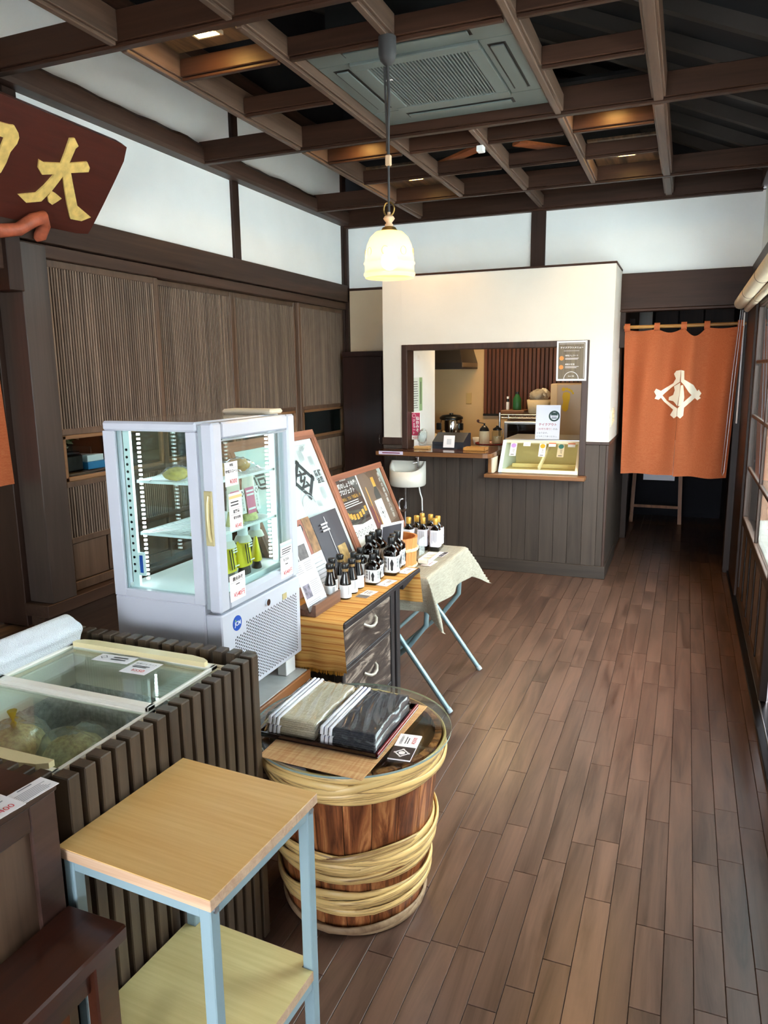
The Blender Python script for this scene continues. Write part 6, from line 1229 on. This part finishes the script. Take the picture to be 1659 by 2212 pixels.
tag(solo('light_gap_strip', MB().box(.352, .362, 6.085, 6.10, 1.15, 1.95, .002), 'm_white', 'thin white strip standing in for the light gap at the doorway post', 'cord', (.357, 6.09, 1.15)))  # white strip painted in where light shows through a narrow gap

# ================================================================ ceiling air conditioner
plain('m_ac', '#5d6664', .45); plain('m_ac_dark', '#101314', .6)
ac = thing('air_conditioner', 'grey four-way ceiling cassette air conditioner set in the beam grid', 'air conditioner', (-1.14, 3.5, 2.85)); AX0, AX1, AY0, AY1, AZ = -1.572, -.700, 2.975, 3.985, 2.852
part('housing', MB().box(-1.5, -.78, 3.1, 3.88, AZ+.03, AZ+.25), 'm_ac_dark', ac)
gi = (-1.36, -.915, 3.22, 3.72)
for a in ((AX0, AX1, AY0, gi[2]-.06), (AX0, AX1, gi[3]+.06, AY1), (AX0, gi[0]-.06, gi[2]-.06, gi[3]+.06), (gi[1]+.06, AX1, gi[2]-.06, gi[3]+.06)): part('panel', MB().box(*a, AZ, AZ+.03, .004), 'm_ac', ac)
for a in ((gi[0]-.06, gi[1]+.06, gi[2]-.06, gi[2]), (gi[0]-.06, gi[1]+.06, gi[3], gi[3]+.06), (gi[0]-.06, gi[0], gi[2], gi[3]), (gi[1], gi[1]+.06, gi[2], gi[3])): part('grille_frame', MB().box(*a, AZ-.012, AZ+.02, .004), 'm_ac', ac)
part('grille_back', MB().box(gi[0], gi[1], gi[2], gi[3], AZ+.012, AZ+.02), 'm_ac_dark', ac); g = MB()
for k in range(30): x = gi[0]+(gi[1]-gi[0])*(k+.5)/30; g.box(x-.0032, x+.0032, gi[2], gi[3], AZ-.008, AZ+.006)
part('grille_slat', g, 'm_ac', ac, kind='stuff')
for (x0, x1, y0, y1) in ((-1.40, -.87, 3.045, 3.095), (-1.40, -.87, 3.845, 3.895), (-1.51, -1.455, 3.22, 3.72), (-.82, -.765, 3.22, 3.72)):
    part('vent_slot', MB().box(x0-.01, x1+.01, y0-.008, y1+.008, AZ-.0008, AZ+.001), 'm_ac_dark', ac); part('vane', MB().box(x0, x1, y0+.006, y1-.002, AZ-.008, AZ-.0008, .002), 'm_ac', ac)
part('maker_badge', MB().box(-1.335, -1.30, 3.36, 3.372, AZ-.0135, AZ-.012), 'm_white', ac)

# ================================================================ pendant lamp
LX, LY = -1.131, 2.875
def shade_mat():
    m, nt, o = _new('m_shade'); t = _n(nt, 'ShaderNodeBsdfTranslucent'); t.inputs[0].default_value = rgb('#f8e2b4'); d = _n(nt, 'ShaderNodeBsdfPrincipled'); d.inputs['Base Color'].default_value = rgb('#ecd2a0'); d.inputs['Roughness'].default_value = .25
    tr = _n(nt, 'ShaderNodeBsdfTransparent'); m1 = _n(nt, 'ShaderNodeMixShader'); m1.inputs[0].default_value = .45; nt.links.new(t.outputs[0], m1.inputs[1]); nt.links.new(d.outputs[0], m1.inputs[2])
    m2 = _n(nt, 'ShaderNodeMixShader'); m2.inputs[0].default_value = .12; nt.links.new(m1.outputs[0], m2.inputs[1]); nt.links.new(tr.outputs[0], m2.inputs[2]); nt.links.new(m2.outputs[0], o.inputs[0])
shade_mat(); plain('m_brass', '#9a8048', .3, metal=.9); plain('m_turned', '#c9a886', .5); plain('m_cord', '#2c2a2a', .6); emission('m_bulb', '#ffdf9c', 22.0)
pl_ = thing('pendant_lamp', 'pendant lamp with cream embossed glass dome glowing over the room', 'lamp', (LX, LY, 2.8))
part('ceiling_rose', MB().lathe((LX, LY, 2.732), [(.004, -.03), (.012, -.028), (.028, -.012), (.034, .01), (.034, .07)], 24), 'm_cord', pl_)
part('cord', MB().tube([(LX, LY, 2.71), (LX+.004, LY, 2.6), (LX, LY, 2.45), (LX, LY, 2.385)], .0065, 8).tube([(LX-.012, LY, 2.70), (LX-.010, LY, 2.6), (LX-.004, LY, 2.45), (LX-.006, LY, 2.40)], .0045, 8).tube([(LX, LY, 2.385), (LX, LY, 2.155)], .005, 8), 'm_cord', pl_)
part('cord_adjuster', MB().box(LX-.011, LX+.011, LY-.009, LY+.009, 2.345, 2.385, .003), 'm_turned', pl_)
rg_ = [(LX+.022*math.cos(t), LY, 2.185+.026*math.sin(t)) for t in [2*PI*k/28 for k in range(28)]]; part('ring', MB().tube(rg_, .0032, 8, closed=True), 'm_brass', pl_)
part('turned_finial', MB().lathe((LX, LY, 2.118), [(.016, 0), (.017, .008), (.011, .016), (.019, .026), (.023, .032), (.017, .041), (.006, .044), (.006, .056)], 20), 'm_turned', pl_); part('gallery', MB().lathe((LX, LY, 2.102), [(.040, 0), (.032, .004), (.026, .014), (.016, .018)], 24), 'm_brass', pl_)
sh = [(.030, 2.104), (.055, 2.098), (.076, 2.078), (.089, 2.050), (.096, 2.015), (.0985, 1.985), (.1025, 1.982), (.1025, 1.977), (.0985, 1.974), (.0985, 1.955), (.099, 1.945), (.1030, 1.942), (.1030, 1.934), (.099, 1.931), (.097, 1.924)]
part('glass_shade', MB().lathe((LX, LY, 0), sh, 40, caps=False), 'm_shade', pl_)
b = MB()
for k in range(8):
    a = 2*PI*k/8+.2; r_ = .0955; c0 = Vector((LX+r_*math.cos(a), LY+r_*math.sin(a), 2.018)); tu_ = Vector((-math.sin(a), math.cos(a), 0)); b.tube([c0+tu_*(.013*math.cos(q))+Vector((0, 0, .016*math.sin(q))) for q in [2*PI*i/16 for i in range(16)]], .0012, 5, closed=True)
part('embossed_ring', b, 'm_shade', pl_); part('bulb', MB().lathe((LX, LY, 1.992), [(.012, .05), (.016, .038), (.030, .014), (.034, -.005), (.028, -.025), (.012, -.036), (.002, -.038)], 20), 'm_bulb', pl_)
lamp('POINT', 'pendant_bulb_light', (LX, LY, 1.985), .9, '#ffc87a', shadow_soft_size=.03)
# recessed downlights
emission('m_downlight', '#ffca70', 45.0); plain('m_reflector', '#f3e6c8', .2, metal=.4)
DL = [((-1.865, 2.735), 'lit square downlight in the grained panel above the showcase', 7), ((-1.86, 4.20), 'square downlight in the grained panel near the lattice wall', 6), ((-.44, 4.20), 'square downlight in the grained panel beyond the air conditioner', 6), ((-.44, 5.21), 'square downlight in the grained panel nearest the back wall plaster', 7), ((-1.86, 5.21), 'square downlight in the far grained panel over the tall cupboard', 7)]
for (x, y), lab, pw_ in DL:
    t = thing('downlight', lab, 'lamp', (x, y, 2.905), group='recessed downlights in the ceiling grid')
    part('trim', MB().box(x-.06, x+.06, y-.06, y-.05, 2.890, 2.905).box(x-.06, x+.06, y+.05, y+.06, 2.890, 2.905).box(x-.06, x-.05, y-.05, y+.05, 2.890, 2.905).box(x+.05, x+.06, y-.05, y+.05, 2.890, 2.905), 'm_reflector', t); part('lens', MB().lathe((x, y, 2.899), [(.03, -.012), (.044, -.006), (.046, .004)], 20), 'm_downlight', t)
    o = lamp('SPOT', 'downlight_beam', (x, y, 2.88), pw_*1.8, '#ffc270', spot_size=math.radians(110), spot_blend=.6, shadow_soft_size=.03)

# ================================================================ carved sign board
wood('m_sign', '#260d0b', '#4c221b', 'Y', 9, .12, rough=.35, bump=.5, rings=2, contrast=(.0, 1.1)); plain('m_goldleaf', '#e4c676', .45, metal=.15, mottle=.18, mscale=30); plain('m_root', '#a5563c', .5, mottle=.25, mscale=25, bump=.4, bscale=60)
sv = Vector((.28, 0, .37)).normalized(); sp = PL((-2.80, 0, 2.24), (0, 1, 0), sv); sn = Vector(sp(0, 0, 1))-Vector(sp(0, 0, 0))
sg_ = thing('carved_signboard', 'dark carved wooden signboard with gilded brush characters hung under the beam', 'sign', (-2.7, 2.4, 2.25))
out = [(1.30, -.004), (2.52, -.004), (2.75, -.0036), (2.953, -.004), (3.030, .006), (3.037, .054), (3.0435, .174), (3.0477, .305), (3.0478, .401), (3.028, .4666), (2.983, .472), (2.314, .480), (1.30, .482)]
part('board', MB().prism([sp(u, v, 0) for u, v in out], sn*-.035), 'm_sign', sg_)
TAI = [(2.6951, .4137), (2.7191, .4229), (2.755, .3963), (2.7455, .3816), (2.7452, .3114), (2.8364, .3428), (2.8637, .3212), (2.8668, .3011), (2.775, .2727), (2.8268, .2066), (2.8853, .1343), (2.9948, .0957), (2.9482, .0656), (2.8806, .0629), (2.8258, .1296), (2.7777, .1946), (2.7412, .2474), (2.7162, .1713), (2.6841, .1099), (2.6117, .0872), (2.5579, .1129), (2.6416, .141), (2.6676, .1839), (2.6943, .2453), (2.6331, .2272), (2.6017, .2504), (2.5895, .2859), (2.6191, .2806), (2.7029, .2998), (2.7015, .3451)]
DOT = [(2.7129, .1684), (2.7451, .1616), (2.784, .1477), (2.7637, .124), (2.7474, .1076), (2.7244, .115), (2.7074, .1402)]
KUN = [(2.25, .360), (2.3578, .3796), (2.3999, .3826), (2.4165, .3862), (2.4469, .3634), (2.459, .3454), (2.4599, .32), (2.4449, .2788), (2.4452, .2306), (2.4388, .1876), (2.4149, .15), (2.37, .12), (2.395, .20), (2.3962, .3262), (2.3801, .3266), (2.25, .31)]
def glyph3(pts):
    """raised character: triangulated flat outline with thickness"""
    bm = bmesh.new(); f_ = bm.faces.new([bm.verts.new(sp(u, v, .0)) for u, v in pts]); r_ = bmesh.ops.extrude_face_region(bm, geom=[f_]); bmesh.ops.translate(bm, verts=[g_ for g_ in r_['geom'] if isinstance(g_, bmesh.types.BMVert)], vec=sn*.008); bmesh.ops.triangulate(bm, faces=bm.faces[:])
    bm.verts.index_update(); V = [tuple(v.co) for v in bm.verts]; F = [tuple(v.index for v in f2.verts) for f2 in bm.faces]; bm.free(); return MB().add(V, F)
part('gilded_character', glyph3(TAI), 'm_goldleaf', sg_); part('gilded_stroke', glyph3(DOT), 'm_goldleaf', sg_); part('gilded_character', glyph3(KUN), 'm_goldleaf', sg_)
part('root_bracket', MB().tube([sp(2.30, -.035, .04), sp(2.50, -.045, .05), sp(2.58, -.02, .055), sp(2.64, .035, .05), sp(2.685, .055, .045), sp(2.712, .02, .045), sp(2.715, -.035, .045), sp(2.705, -.06, .04)], [.03, .03, .028, .03, .030, .028, .028, .012], 12), 'm_root', sg_, 'twisted reddish root')
part('hanger_bracket', MB().prism([(-2.60, 2.70, 2.62), (-2.60, 2.86, 2.58), (-2.60, 2.70, 2.58)], (-.03, 0, 0)), 'm_beam', sg_)

# ================================================================ second curtain and things seen in the inner room
n2 = thing('noren_curtain', 'orange curtain edge hanging in the opening to the inner room', 'curtain', (-2.93, 2.2, 1.05)); part('cloth_panel', MB().grid(lambda i, j: (-2.93+.025*math.sin(9*i+1)+.01*math.sin(25*i), 1.5+1.075*i-.035*(1-j)*(i > .9)*0-.04*i*j, 1.052+.93*j), 40, 20), 'm_noren', n2)
solo('curtain_rod', MB().tube([(-2.93, 1.3, 2.0), (-2.93, 2.575, 2.0)], .016, 12), 'm_bamboorod', 'bamboo rod over the opening to the inner room', 'rod', (-2.93, 2, 2))
ZR = 1.055
wood('m_shelfin', '#3c2a20', '#5a4232', 'Y', 8, .06); sh_ = solo('inner_shelf', MB().box(-3.35, -2.93, 2.85, 4.2, ZR-.03, ZR, .003), 'm_shelfin', 'wooden shelf just behind the lattice door windows', 'shelf', (-3.1, 3.4, ZR))
pr = thing('desktop_printer', 'black desktop printer seen through the lattice door window', 'printer', (-3.1, 3.05, ZR)); part('body', MB().box(-3.16, -2.97, 2.88, 3.05, ZR+.001, ZR+.09, .008), 'm_capblack', pr); part('lid', MB().box(-3.15, -2.98, 2.89, 3.04, ZR+.09, ZR+.105, .004), 'm_regblack', pr)
plain('m_tissue_blue', '#2f7fb5', .5); tb_ = thing('tissue_box', 'blue and white tissue box seen through the lattice door window', 'box', (-3.02, 3.22, ZR)); part('box', MB().box(-3.06, -2.97, 3.08, 3.24, ZR+.001, ZR+.04, .002), 'm_tissue_blue', tb_); part('upper_box', MB().box(-3.05, -2.99, 3.10, 3.22, ZR+.04, ZR+.075, .002), 'm_white', tb_)
plain('m_petal', '#cfcfae', .6); plain('m_leaf', '#3f5a2c', .6); plain('m_pot', '#2a2420', .5)
fl = thing('flower_pot', 'pot of pale flowers seen through the lattice door window', 'plant', (-3.2, 3.20, ZR)); part('pot', MB().lathe((-3.27, 3.10, ZR+.001), [(.03, 0), (.045, .06), (.042, .06)], 18), 'm_pot', fl); q_ = random.Random(4); pt_ = MB(); lf_ = MB()
for k in range(46):
    a = q_.random()*6.28; b_ = q_.uniform(-.5, .5); c0 = Vector((-3.25+q_.uniform(-.07, .07), 3.10+q_.uniform(-.14, .14), ZR+q_.uniform(.09, .19))); d1 = Vector((math.cos(a), math.sin(a), b_))*.026; d2 = Vector((-math.sin(a), math.cos(a), .4))*.015
    (pt_ if k % 3 else lf_).add([c0-d1, c0-d2*.8, c0+d1, c0+d2], [(0, 1, 2, 3)])
part('petals', pt_, 'm_petal', fl, kind='stuff'); part('leaves', lf_, 'm_leaf', fl, kind='stuff'); part('stem', MB().tube([(-3.27, 3.10, ZR+.05), (-3.25, 3.1, ZR+.16)], .004, 6), 'm_leaf', fl)
# upper closing of the left side
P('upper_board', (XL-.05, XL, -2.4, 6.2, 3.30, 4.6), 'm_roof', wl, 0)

bpy.data.objects.remove(_tobj); bpy.data.curves.remove(_tcur); bpy.data.scenes.remove(_tscene)
